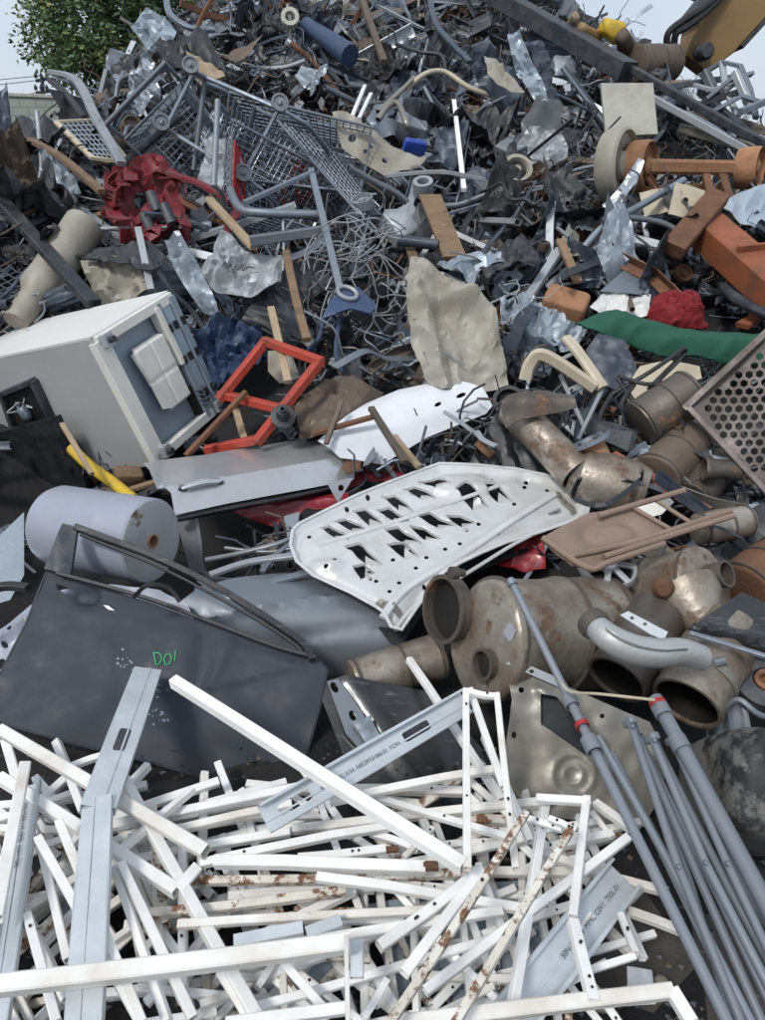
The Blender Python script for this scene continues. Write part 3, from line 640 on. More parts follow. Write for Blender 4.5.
# ------------------------------------------------------------------ refrigerator lying on its side
dA = 3.3; FA = dep(90, 337, dA)         # the corner nearest us and the three square edges that leave it
FE1, FE2 = (dep(*q, dA * (1 + t)) - FA for q, t in (((168, 290), .1273), ((157, 466), .0992)))
FE3 = FE1.cross(FE2).normalized(); FE3 = FE3 * (1.15 if FE3.x < 0 else -1.15)
f1, f2, f3 = FE1.normalized(), FE2.normalized(), FE3.normalized()
def fb(u, v, w): return FA + FE1 * u + FE2 * v + FE3 * w
t = thing('refrigerator', fb(.5, 1, .4), 'large white refrigerator lying on its side with its underside open', 'refrigerator')
def quad(g, a, b, c, d, n, sp=.08, th=.012, holes=()):
    L1, L2 = (b - a).length, (d - a).length
    g.sheet([(0, 0), (L1, 0), (L1, L2), (0, L2)], lambda u, v: (a + (b - a) * (u / L1) + (d - a) * (v / L2) + n * (.004 * nz(u, v, a.x, 3)), n), holes, sp, th)
g = MB(); quad(g, fb(0, 0, 0), fb(1, 0, 0), fb(1, 0, 1), fb(0, 0, 1), -f2); g.build('top_side', M['fridge'], t)
L3, L2 = FE3.length, FE2.length
hole = [(L3 * .285, L2 * .36), (L3 * .20, L2 * .36), (L3 * .20, L2 * .66), (L3 * .285, L2 * .66)]
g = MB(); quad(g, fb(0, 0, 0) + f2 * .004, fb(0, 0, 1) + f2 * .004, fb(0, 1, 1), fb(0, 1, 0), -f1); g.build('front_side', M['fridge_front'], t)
g = MB(); quad(g, fb(1, .004, 0), fb(1, .004, 1), fb(1, 1, 1), fb(1, 1, 0), f1); g.build('back_side', M['fridge'], t)
g = MB(); quad(g, fb(.01, 1, .01), fb(.99, 1, .01), fb(.99, 1, 1), fb(.01, 1, 1), f2); g.build('lower_side', M['fridge'], t)
g = MB(); quad(g, fb(.01, .01, 1), fb(.99, .01, 1), fb(.99, .99, 1), fb(.01, .99, 1), f3); g.build('far_end', M['fridge'], t)
g = MB(); quad(g, fb(.02, .02, .035), fb(.98, .02, .035), fb(.98, .98, .035), fb(.02, .98, .035), -f3); g.build('end_panel', M['fridge_end'], t)
fr = MB()
W1, W2 = FE1.length, FE2.length
for (a, b, wd) in (((.02, .05, 0), (.98, .05, 0), .05), ((.05, .05, 0), (.05, .97, 0), .09), ((.02, .955, 0), (.98, .955, 0), .05)):
    fr.bar(fb(*a), fb(*b), wd, .045, up=f3)
fr.build('end_frame', M['plast_white'], t)
for k, (u, wd, hh) in enumerate(((.96, .05, .05), (.86, .06, .03), (.78, .03, .04))):
    g = MB(); g.bar(fb(u, .04, -.004), fb(u, .96, -.004), wd, hh, up=f3); rl = g.build('rail', M['paleblue'], t)
    g = MB()
    for v in (.2, .45, .75): g.bar(fb(u, v, -.03), fb(u, v + .06, -.03), wd * .4, .012, up=f3)
    g.build('rail_slot', M['soot'], rl, kind='stuff')  # near-black bars paint the shade in the rail slots
def tray(u, v):
    e = min(u, 1 - u, v, 1 - v)
    return .022 * min(1, e / .035) - .007 * (gau(u - .5, .022) + gau(v - .5, .018))
g = MB(); o = fb(.30, .22, .0); ta, tb_ = FE1 * .40, FE2 * .52
g.sheet([(0, .06), (.08, 0), (.9, .0), (1, .06), (1, .92), (.94, 1), (.3, 1), (.3, .96), (.06, .9)], lambda u, v: (o + ta * u + tb_ * v - f3 * tray(u, v), -f3), (), .03, .012); g.build('drip_tray', M['plast_white'], t)
g = MB(); g.bar(fb(.74, .06, -.0), fb(.76, .5, -.0), .035, .06, up=f3); g.build('side_duct', M['plast_white'], t)
for (u, v) in ((.08, .06), (.1, .93), (.9, .93)):
    g = MB(); g.box(fb(u, v, -.03), (.06, .05, .05), frame_of(-f3)); hg = g.build('hinge', M['lightgrey'], t)
    g = MB(); g.lathe(fb(u, v, -.045), fb(u, v, -.075), [(0, .016), (1, .016), (1, 0)], 10); g.build('hinge_pin', M['dark'], hg)
g = MB(); g.box(fb(.80, .80, .015), (.10, .16, .05), frame_of(-f3, f2)); cb = g.build('compressor_bay', M['soot'], t)
for k in range(4):
    g = MB(); g.tube(smooth_path([fb(.75, .72 + .04 * k, -.02), fb(.8, .74 + .04 * k, -.035), fb(.86, .72 + .04 * k, -.02)], 4), .006, 6); g.build('coil', M['grey'], cb)
# cut-out box on its front side, near the black panel
cx0 = [onplane(x, y, fb(0, .5, 0), f1) for x, y in ((5, 392), (36, 379), (54, 417), (18, 430))]
t2 = MB()
for a, b in zip(cx0, cx0[1:] + cx0[:1]): t2.bar(a - f1 * .015, b - f1 * .015, .025, .05, up=f1)
ob = t2.build('housing_frame', M['dark'], t)
g = MB(); g.add([p - f1 * .014 for p in cx0], [(0, 1, 2, 3)]); g.add([p - f1 * .012 for p in cx0], [(3, 2, 1, 0)]); g.build('cutout_shade', M['soot'], ob)  # near-black quad paints the shade inside the cut-out
g = MB(); c = sum(cx0, V()) / 4
for k in range(6):
    p = c - f1 * .02 + V((R.uniform(-.05, .05), 0, R.uniform(-.04, .04))); g.tube(smooth_path([p, p + V((R.uniform(-.06, .06), -.02, R.uniform(-.05, .05))), p + V((R.uniform(-.06, .06), 0, R.uniform(-.05, .05)))], 5), .004, 5)
g.build('loose_wire', M['lightgrey'], ob)
g = MB(); rbox(g, c - f1 * .03 - V((0, 0, .03)), (.08, .06, .05), frame_of(-f1), .7, 8); g.build('relay', M['zinc'], ob)
g = MB(); PA = onplane(60, 416, fb(0, .5, 0) - f1 * .1, f1)
BN = (-f1 + V((0, -.1, .05))).normalized()
SH('metal_sheet', 'flat black sheet metal panel leaning on the refrigerator side', 'metal panel', 'blackpanel', [(-40, 443), (0, 432), (58, 416), (68, 440), (92, 500), (84, 511), (0, 536), (-40, 545)], (PA, BN), lambda u, v: .004 * nz(u, v, 1, .03), 9, .02)
ST('yellow_pipe', 'bent yellow painted pipe under the refrigerator edge', 'pipe', 'yellow', [(72, 449, .32), (90, 466, .32), (112, 482, .3), (134, 500, .28)], 12, kind='tube', wall=.006)
ST('hooked_pipe', 'brown hooked pipe end above the grey tank', 'pipe', 'brown', [(93, 506, .26), (96, 496, .3), (105, 490, .3), (115, 494, .28)], 6, kind='tube', wall=.004)
ST('wood_batten', 'brown wood batten under the corner of the silver door', 'plank', 'wood', [(92, 502, .25), (162, 480, .26)], 8, 4)
ST('wood_batten', 'dry pale batten leaning along the refrigerator front', 'plank', 'pale_wood', [(62, 424, .5), (92, 474, .4)], 5, 4)
rbx = MB(); rbox(rbx, at(128, 478, .25), (.13, .09, .09), Euler((.3, .2, .5)).to_matrix(), .25, 8); rbx.build('wood_block', M['wood'], label='broken brown wood block between refrigerator and silver door', cat='wood')

# ------------------------------------------------------------------ grey tank
TA, TB = at(152, 541, .34), at(20, 556, .34) + V((0, .28, -.02)); k = mpp(TA); r = 43 * k
t = thing('cylinder_tank', (TA + TB) / 2 - V((0, 0, r)), 'lilac grey cylindrical tank lying on its side with a chipped end', 'tank')
g = MB(); g.lathe(TA, TB, [(0, r * .97), (.012, r), (.3, r), (.31, r * 1.008), (.32, r), (.9, r), (.96, r * .93), (1, r * .7), (1.0, 0)], 44); g.build('shell', M['tank'], t)
ax = (TB - TA).normalized(); g = MB(); g.lathe(TA - ax * .004, TA + ax * .02, [(0, r * .12), (0, r * .5), (0, r * .9), (.1, r * .97), (1, r * .975)], 44); e = g.build('end_plate', M['tankend'], t)
g = MB(); g.lathe(TA - ax * .008, TA + ax * .03, [(0, r * .13), (0, r * .17), (.3, r * .18), (.3, r * .12), (1, r * .12), (1, 0)], 18); g.build('drain_hole', M['rustlight'], e)
# ------------------------------------------------------------------ exhaust boxes and pipes
def muffler(name, label, cat, m, p0, ax, L, r, sx=1, parent=None, group=None, prof=None, seams=True):
    ax = V(ax).normalized(); t = thing(name, p0 - V((0, 0, r)), label, cat, group)
    g = MB(); n = prof or [(0, 0), (0, r * .9), (.01, r * .97), (.03, r), (.07, r * .985), (.93, r * .985), (.97, r), (.99, r * .97), (1, r * .9), (1, 0)]
    g.lathe(p0, p0 + ax * L, [q for a, b in zip(n, n[1:]) for q in ([a] if abs(b[0] - a[0]) < .2 else [(lerp(a[0], b[0], k / 8), lerp(a[1], b[1], k / 8)) for k in range(8)])] + [n[-1]], 48, sx)
    g.v = [v + (v - (p0 + ax * (v - p0).dot(ax))) * (.10 * nz(v.x, v.y, v.z, 5) + .06 * nz(v.x, v.y, v.z + 9, 12)) for v in g.v]; g.build('shell', M[m], t)
    if seams:
        g = MB()
        for a in (.06, .56, .94): g.lathe(p0 + ax * (L * a - .006), p0 + ax * (L * a + .006), [(0, r * .97), (.2, r * 1.035), (.8, r * 1.035), (1, r * .97)], 40, sx)
        g.build('band', M['exhaust_dark'], t)
    return t, ax
def outlet(t, p, ax, r, L, m='exhaust_dark', wall=.006, name='outlet_pipe'):
    ax = V(ax).normalized(); g = MB(); g.lathe(p, p - ax * L, [(0, r), (.8, r), (.82, r * 1.08), (1, r * 1.08), (1, r - wall), (.2, r - wall), (.0, r - wall)], 28); o = g.build(name, M[m], t)
    g = MB(); g.lathe(p - ax * L * .3, p - ax * L * .28, [(0, 0), (0, r - wall), (1, r - wall)], 24); g.build('sooty_core', M['soot'], o); return o  # sooty disc also paints the shade deep in the bore
mp0 = at(482, 640, .3); mk = mpp(mp0); A1 = (dep(606, 634, depth_of(mp0) + .27) - mp0).normalized(); LM1 = (dep(606, 634, depth_of(mp0) + .27) - mp0).length
t, ax = muffler('exhaust_silencer', 'largest heat stained exhaust box with a wide dark opening, beside the white bonnet', 'exhaust silencer', 'exhaust', mp0, A1, LM1, 64 * mk, .86, group='exhaust boxes thrown together')
def on_end(px, py, P, a, push=0): return onplane(px, py, P - a * push, a)
outlet(t, on_end(454, 609, mp0, ax), ax, 34 * mk, .05); outlet(t, on_end(489, 664, mp0, ax), ax, 15 * mk, .03)
g = MB(); q = on_end(464, 573, mp0, ax, .06); g.lathe(q, q - ax * .05, [(0, .012), (.5, .012), (.5, .02), (1, .02), (1, 0)], 10); g.build('bolt_stub', M['exhaust_dark'], t)
g = MB(); q = on_end(510, 632, mp0, ax, .003); g.box(q, (.045, .04, .004), frame_of(-ax), .1); g.build('riveted_plate', M['lightgrey'], t)
p = at(708, 586, .3); k = mpp(p); q2 = dep(640, 600, depth_of(p) + .22); a2 = (q2 - p).normalized()
t, ax = muffler('exhaust_silencer', 'rust patched exhaust box right of the wheel cover, with a short outlet in its end', 'exhaust silencer', 'exhaust', p, a2, (q2 - p).length + .1, 42 * k, 1.0, group='exhaust boxes thrown together')
outlet(t, onplane(711, 577, p - a2 * .003, a2), ax, 13 * k, .06)
g = MB(); c0, c1 = at(682, 592, .36), at(712, 634, .32); g.lathe(c0, c1, [(0, 0), (0, 34 * k), (.3, 32 * k), (.8, 16 * k), (1, 15 * k), (1, 0)], 30); g.build('cone', M['exhaust'], t)
g = MB(); g.lathe(at(662, 586, .42), at(664, 590, .44), [(0, 0), (0, .03), (.5, .035), (1, .02), (1, 0)], 16); g.build('weld_boss', M['rust'], t)
for i, (px, py, rp, L, lb) in enumerate(((616, 680, 31, .3, 'round open exhaust drum under the cast pipe, sooty black inside'), (686, 704, 35, .32, 'round open exhaust drum with a clamp band, beside the blue grey tubes'))):
    p = at(px, py, .24); k = mpp(p); a3 = V((.62, .7, .32)).normalized(); r = rp * k
    t = thing('exhaust_drum', p - V((0, 0, r)), lb, 'exhaust silencer', 'exhaust boxes thrown together')
    g = MB(); g.lathe(p, p + a3 * L, [(.75, 0), (.75, r * .9), (.0, r * .9), (0, r), (.05, r * 1.03), (.1, r), (.55, r), (.57, r * 1.05), (.66, r * 1.05), (.68, r), (1, r * .96), (1, 0)], 40); g.build('shell', M['exhaust' if i else 'exhaust_dark'], t)
    g = MB(); g.lathe(p + a3 * .012, p + a3 * L * .6, [(0, r * .895), (.9, r * .895), (.9, 0)], 36); g.build('sooty_core', M['soot'], t)
    g = MB(); g.lathe(p + a3 * .09, p + a3 * .115, [(0, r), (0, r * 1.05), (1, r * 1.05), (1, r)], 40); b = g.build('clamp_band', M['beigemetal'], t)
    g = MB(); q = p + a3 * .1 + V((.02, -.02, .0)) + V((-a3.x * .3, -.3, 1)).normalized() * r * 1.02; g.lathe(q, q + V((.03, 0, .01)), [(0, 0), (0, .012), (1, .012), (1, 0)], 8); g.build('clamp_bolt', M['zinc'], b)
P = [at(594, 624, .52), at(608, 637, .52), at(630, 648, .5), at(656, 653, .48), at(680, 652, .46), at(700, 658, .42)]; k = mpp(P[2])
t = thing('cast_manifold', P[2] - V((0, 0, .1)), 'pale grey cast elbow pipe lying across the exhaust drums', 'exhaust pipe')
P = smooth_path(P, 6); n = len(P); g = MB(); g.tube(P, 12.5 * k, 20, .006, [1 + .22 * math.sin(PI * i / (n - 1)) + (.25 * max(0, i / (n - 1) - .75) * 4 * .5) for i in range(n)]); g.build('elbow', M['castgrey'], t)
d = (P[1] - P[0]).normalized(); g = MB(); g.lathe(P[0] - d * .015, P[0] + d * .02, [(0, 11 * k), (0, 16 * k), (.5, 17 * k), (1, 15 * k), (1, 11 * k)], 24); g.build('collar', M['exhaust_dark'], t)
g = MB(); g.sweep(rect(.012, .01), [p + V((0, -.03, 12.5 * k * 1.12)) for p in P[4:-6]]); g.build('casting_rib', M['castgrey'], t)
SH('strap_plate', 'bare metal strap with two holes behind the cast elbow pipe', 'metal strip', 'galv', [(620, 615), (628, 611), (668, 632), (664, 640), (650, 634)], plane(640, 622, .47, (0, -.5, .86)), None, 4, .004, holes=[ell(632, 618, 2.2, 1.8, 8), ell(645, 624, 2.2, 1.8, 8)])
# pipe with flange above the brown chair
P0, P1 = at(512, 408, .32), at(577, 474, .26); k = mpp(P1); ax = (P1 - P0).normalized()
t = thing('exhaust_pipe', P0 - V((0, 0, .1)), 'thick scorched exhaust pipe leading down to a flanged silencer', 'exhaust pipe')
g = MB(); r = 19 * k; g.lathe(P0, P1, [(0, r * .93), (.02, r), (.5, r * .97), (1, r), (1, r * .9), (0, r * .9)], 28); g.build('pipe', M['exhaust'], t)
g = MB(); q0, q1 = at(572, 472, .22), at(645, 494, .22); g.lathe(q0, q1, [(0, 0), (0, 20 * k), (.15, 29 * k), (.8, 29 * k), (1, 24 * k), (1, 0)], 30, 1.1); sil = g.build('silencer_body', M['exhaust'], t)
g = MB(); s0 = at(574, 497, .33); s1 = at(640, 480, .33); g.sweep(rect(.02, .008), smooth_path([at(580, 478, .44), s0, at(605, 505, .36), s1, at(641, 470, .44)], 4)); g.build('hanger_strap', M['dark'], sil)
g = MB(); b0, b1 = at(608, 482, .2), at(590, 442, .34); g.lathe(b0, b1, [(0, 17 * k), (.5, 14 * k), (.9, 13 * k), (1, 13 * k), (1, 10 * k), (.6, 10 * k), (.6, 0)], 28); fl = g.build('flange_neck', M['rustlight'], t)
d = (b1 - b0).normalized(); g = MB(); g.lathe(b1 - d * .005, b1 + d * .012, [(0, 12 * k), (0, 22 * k), (1, 22 * k), (1, 12 * k), (0, 11 * k)], 28); fg = g.build('flange', M['zinc'], fl)
mm = frame_of(d)
for i in range(6):
    g = MB(); q = b1 + d * .012 + mm @ V((17 * k * math.cos(i), 17 * k * math.sin(i), 0)); g.lathe(q, q + d * .01, [(0, .008), (1, .008), (1, 0)], 6); g.build('bolt', M['dark'], fg)
SH('heat_shield', 'sooty curved heat shield clamped over the upper end of the scorched pipe', 'heat shield', 'exhaust_dark', [(500, 408), (512, 396), (545, 391), (570, 400), (575, 412), (548, 416), (520, 420), (506, 428)], plane(535, 405, .42, (0, -.55, .84)), lambda u, v: .05 * gau(v - 405, 9) + .01 * nz(u, v, 1, .1), 4, .004)
SH('plastic_tray', 'black ribbed plastic undertray leaning beside the white wing', 'car panel', 'black', [(468, 466), (480, 440), (506, 396), (520, 410), (548, 462), (556, 474), (520, 472), (480, 470)], plane(510, 445, .2, (.1, -.7, .7)), lambda u, v: .012 * math.sin((u - v * .4) * .35), 5, .005)
ST('steel_channel', 'red oxide painted steel bar running from the scorched silencer to the mesh basket', 'steel bar', 'redoxide', [(612, 455, .24), (708, 512, .22)], 13, 7, c=.06)
for i, (a, b, r, m_, lb) in enumerate((((640, 425, .26), (692, 392, .36), 25, 'exhaust_dark', 'sooty brown canister wedged against the perforated mesh basket'), ((655, 478, .18), (690, 440, .2), 26, 'brown', 'rusty brown can below the perforated mesh basket'), ((690, 500, .12), (720, 460, .16), 22, 'exhaust_dark', 'dull brown can tucked lowest under the perforated mesh basket'), ((698, 530, .3), (747, 520, .3), 17, 'exhaust', 'small dented silencer to the right of the brown chair tubes'), ((352, 684, .06), (440, 656, .06), 24, 'exhaust', 'straw stained exhaust box wedged under the blue grey wing'), ((745, 600, .16), (790, 570, .2), 40, 'rust', 'rusty brown box behind the black angled plate'), ((640, 640, .1), (690, 668, .1), 22, 'exhaust_dark', 'brown tube stub under the cast elbow pipe'))):
    p0, p1 = at(*a), at(*b); muffler('exhaust_can', lb, 'exhaust silencer', m_, p0, p1 - p0, (p1 - p0).length, r * mpp(p0), group='exhaust boxes thrown together')
# brown folding chair
CN = V((.08, -.4, .9)).normalized(); CP = plane(605, 540, .40, CN)
t = thing('folding_chair', at(610, 545, .3), 'brown metal folding chair lying flat above the wheel cover', 'folding chair')
g = MB(); g.sheet([(541, 538), (560, 527), (588, 513), (612, 510), (636, 508), (652, 518), (670, 534), (664, 543), (640, 553), (608, 562), (585, 568), (570, 565), (552, 550)], pmap(CP, lambda u, v: .012 * gau(segd((u, v), (566, 562), (668, 540))[0], 4) - .012 * gau(math.hypot((u - 612) / 30, (v - 534) / 14) - .9, .2)), (), 4, .006); g.build('seat', M['brownchair'], t)
cp = lambda u, v, o=.02: onplane(u, v, *CP) + CN * o
for q in (((541, 541), (585, 571), (608, 565), (662, 547)), ((597, 519), (682, 494)), ((602, 560), (731, 519)), ((566, 560), (640, 543), (728, 514))):
    g = MB(); g.tube(smooth_path([cp(*p) for p in q], 4), .011, 8); g.build('frame_tube', M['brownchair'], t)
for q in (((631, 509), (674, 534)), ((651, 500), (696, 529))):
    g = MB(); g.tube([cp(*p, .012) for p in q], .008, 8); g.build('cross_tube', M['brownchair'], t)
# wheel cover
c = at(606, 568, .31); k = mpp(c); WN = V((.1, -.35, .93)).normalized(); F = frame_of(WN); r = 30 * k
t = thing('wheel_cover', c, 'silver spoked plastic wheel cover under the brown folding chair', 'wheel cover')
g = MB(); g.lathe(c, c + WN * .03, [(0, r), (.6, r), (1, r * .94), (.8, r * .85), (0, r * .86)], 40); g.build('rim', M['hub'], t)
g = MB(); g.lathe(c, c + WN * .04, [(.2, r * .3), (.8, r * .28), (1, r * .18), (.9, 0)], 24); g.build('hub_cap', M['hub'], t)
for i in range(7):
    a = 2 * PI * i / 7; g = MB(); g.sweep(rect(r * .2, .012), [c + F @ V((r * .22 * math.cos(a), r * .22 * math.sin(a), .028)), c + F @ V((r * .9 * math.cos(a), r * .9 * math.sin(a), .022))], up=WN); g.build('spoke', M['hub'], t)
g = MB(); g.lathe(c - WN * .02, c - WN * .01, [(0, 0), (0, r * .9), (1, r * .9), (1, 0)], 30); g.build('dark_backing', M['black'], t)
# right hand pieces
c = at(764, 684, .24); k = mpp(c); t = thing('pulley_disc', c, 'dark steel pulley disc with a rusty centre at the edge beside the exhaust drums', 'pulley')
g = MB(); n_ = V((-.15, -.4, .9)); r = 29 * k; g.lathe(c - n_ * .03, c + n_ * .03, [(0, 0), (0, r), (1, r), (1, r * .45), (.6, r * .42), (.6, 0)], 36); g.build('disc', M['dark'], t)
g = MB(); g.lathe(c + n_ * .01, c + n_ * .033, [(0, r * .38), (1, r * .38), (1, r * .22), (0, r * .2), (0, 0)], 24); g.build('hub', M['rustlight'], t)
SH('angled_plate', 'black folded steel plate with a bare lower edge, above the pulley disc', 'metal panel', 'blackcar', [(688, 628), (742, 592), (800, 618), (800, 665), (760, 650), (700, 634)], plane(745, 628, .4, (.1, -.5, .85)), lambda u, v: .03 * gau(segd((u, v), (700, 628), (790, 650))[0], 6), 5, .012)
ST('edge_rail', 'grey rolled steel rail along the lower edge of the black folded plate', 'steel bar', 'zinc', [(690, 633, .42), (790, 664, .42)], 6, 4)
c = at(772, 800, .2); k = mpp(c); t = thing('plastic_tank', c - V((0, 0, .2)), 'dirty grey plastic tank with black smears at the bottom right beside the tube bundle', 'tank')
Rm = Euler((rad(38), rad(6), rad(-12))).to_matrix(); g = MB(); rbox(g, c, (132 * k, .24, 196 * k), Rm, .3, 20, lambda p: .03 * nz(p.x, p.y, p.z, 6) + .02 * (1 - abs(2 * nz(p.x, p.y, p.z, 11)))); g.build('body', M['dirty_tank'], t)
g = MB(); q = c + Rm @ V((-.02, -.02, 88 * k)); g.lathe(q, q + Rm @ V((0, 0, .04)), [(0, .035), (.3, .035), (.3, .045), (1, .045), (1, 0)], 18); g.build('cap', M['black'], t)
g = MB(); g.tube(smooth_path([at(728, 706, .36), at(740, 700, .4), at(760, 715, .38), at(790, 722, .36)], 5), .008, 8); g.build('handle', M['grey'], t)
# beige bracket
BP = plane(570, 745, .14, (.05, -.72, .7)); bp = [(505, 664), (530, 671), (560, 683), (614, 707), (650, 722), (668, 760), (660, 800), (640, 830), (560, 818), (508, 800), (503, 770), (506, 745), (512, 700)]
t = thing('bracket_plate', at(570, 780, 0), 'tarnished beige pressed metal bracket with a dark window, behind the tube bundle', 'bracket')
g = MB(); g.sheet(bp, pmap(BP, lambda u, v: .006 * gau(math.hypot(u - 573, v - 775) - 21, 3.5) + .005 * gau(math.hypot(u - 573, v - 775) - 9, 3) + .02 * gau(segd((u, v), (540, 690), (600, 745))[0], 6) + .008 * nz(u, v, 0, .05) - .03 * max(0, (690 - v) / 30)),
   [[(540, 694), (556, 697), (592, 742), (588, 757), (541, 724)], ell(521, 690, 3, 3, 8), ell(602, 716, 2.5, 2.5, 8), ell(514, 735, 2.5, 3.5, 8)], 2.6, .004); g.build('pressing', M['beigemetal'], t)
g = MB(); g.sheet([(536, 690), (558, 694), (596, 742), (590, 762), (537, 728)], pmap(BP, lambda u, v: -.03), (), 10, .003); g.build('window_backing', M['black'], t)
g = MB(); g.sheet([(504, 664), (514, 660), (558, 679), (556, 687)], pmap(BP, lambda u, v: .02), [ell(516, 667, 2.5, 2, 8), ell(530, 672, 2.5, 2, 8)], 4, .004); g.build('flange', M['lightgrey'], t)

# ------------------------------------------------------------------ blue grey folding tent frame on the right
t = thing('folding_tent', at(680, 860, 0), 'bundle of blue grey folding tent poles standing out at the bottom right', 'tent frame')
def TP(name, pts, w, parent=t, wall=.002, m='tubeblue'):
    P = [at(*p) for p in pts]; k = mpp(P[len(P) // 2]); g = MB(); g.tube(P, w * k / 2, 14, wall); return g.build(name, M[m], parent)
def collar(o, p, q, w, m='tubeblue', L=.03):
    p, q = at(*p), at(*q); d = (q - p).normalized(); r = w * mpp(p) / 2; g = MB(); g.lathe(p, p + d * L, [(0, r * .8), (0, r), (1, r), (1, r * .8)], 16); g.build('collar', M[m], o)
a = TP('inner_pole', [(510, 579, .52), (567, 694, .38)], 8); collar(a, (511, 581, .52), (567, 694, .38), 10, 'zinc', .015)
a = TP('main_pole', [(563, 686, .39), (742, 1052, .26)], 13.5); collar(a, (568, 697, .385), (742, 1052, .26), 15); collar(a, (588, 738, .37), (742, 1052, .26), 17, 'tubeblue', .04); collar(a, (581, 723, .375), (742, 1052, .26), 14.2, 'redplastic', .012)
a = TP('main_pole', [(655, 698, .40), (700, 780, .36), (790, 948, .3)], 16); collar(a, (659, 706, .4), (700, 780, .36), 17.5); collar(a, (657, 702, .4), (700, 780, .36), 17, 'redplastic', .012); collar(a, (676, 738, .38), (700, 780, .36), 19, 'tubeblue', .035)
for q, w_ in (([(598, 737, .36), (668, 860, .3), (758, 1035, .24)], 8.5), ([(602, 742, .33), (660, 850, .27), (725, 985, .2)], 6), ([(630, 722, .38), (678, 866, .32), (748, 1040, .24)], 9), ([(652, 738, .37), (705, 862, .32), (782, 1012, .25)], 9), ([(673, 740, .36), (727, 863, .32), (785, 985, .27)], 9),
              ([(634, 726, .34), (700, 880, .28), (770, 1040, .2)], 9), ([(636, 732, .31), (720, 900, .26), (775, 1015, .2)], 8), ([(655, 742, .33), (730, 890, .27), (790, 1000, .22)], 9), ([(640, 735, .28), (690, 880, .22), (730, 1015, .15)], 7), ([(676, 745, .3), (740, 880, .26), (795, 970, .22)], 8), ([(612, 752, .29), (690, 900, .22), (760, 1050, .14)], 7)):
    TP('strut', q, w_)
for q in ((678, 866, .345), (705, 862, .345), (727, 863, .345), (632, 726, .4), (654, 740, .39), (640, 732, .37)):
    p = at(*q); d = V((-.1, -.75, .65)).normalized(); g = MB(); g.lathe(p, p + d * .01, [(0, .0055), (.6, .0055), (1, .003), (1, 0)], 10); g.build('bolt', M['zinc'], t)
for q in ((630, 722, .38), (652, 738, .37), (673, 740, .36)):
    p = at(*q); g = MB(); rbox(g, p, (.026, .02, .04), Euler((.4, .2, .3)).to_matrix(), .4, 8); g.build('joint_bracket', M['tubeblue'], t)
ST('tan_cord', 'tan cord knotted round the tent pole and stretched to its neighbour', 'cord', 'beige', [(562, 684, .45), (572, 692, .44), (600, 694, .42), (655, 700, .45)], 3, kind='tube', seg=6)
# ------------------------------------------------------------------ perforated basket
PN = V((-.35, -.72, .6)).normalized(); PP = plane(735, 425, .42, PN); pq = [(762, 338), (687, 408), (770, 498), (870, 420)]
hx = []
for j in range(-4, 22):
    for i in range(-3, 19):
        x, y = 688 + i * 10.3 + (j % 2) * 5.15, 338 + j * 8.6
        h = [(x + 4.1 * math.cos(a * PI / 3 + .5), y + 3.9 * math.sin(a * PI / 3 + .5)) for a in range(6)]
        if all(inside(p, [(762, 343), (693, 408), (770, 490), (862, 420)]) for p in h): hx.append(h)
t = thing('mesh_basket', onplane(735, 430, *PP), 'brown perforated steel basket tilted at the right edge', 'basket')
g = MB(); g.sheet(pq, pmap(PP, lambda u, v: -.03 * math.sin((u - 687) / 90 * PI) + .01 * nz(u, v, 0, .03)), hx, 9, .003, jit=.1); g.build('perforated_side', M['perf'], t)
g = MB(); rim = lambda u, v: onplane(u, v, *PP) + PN * .01
g.sweep(rect(.03, .02), [rim(770, 330), rim(684, 410)], up=PN); g.sweep(rect(.024, .02), [rim(686, 406), rim(775, 502)], up=PN); g.build('rim', M['perf'], t)
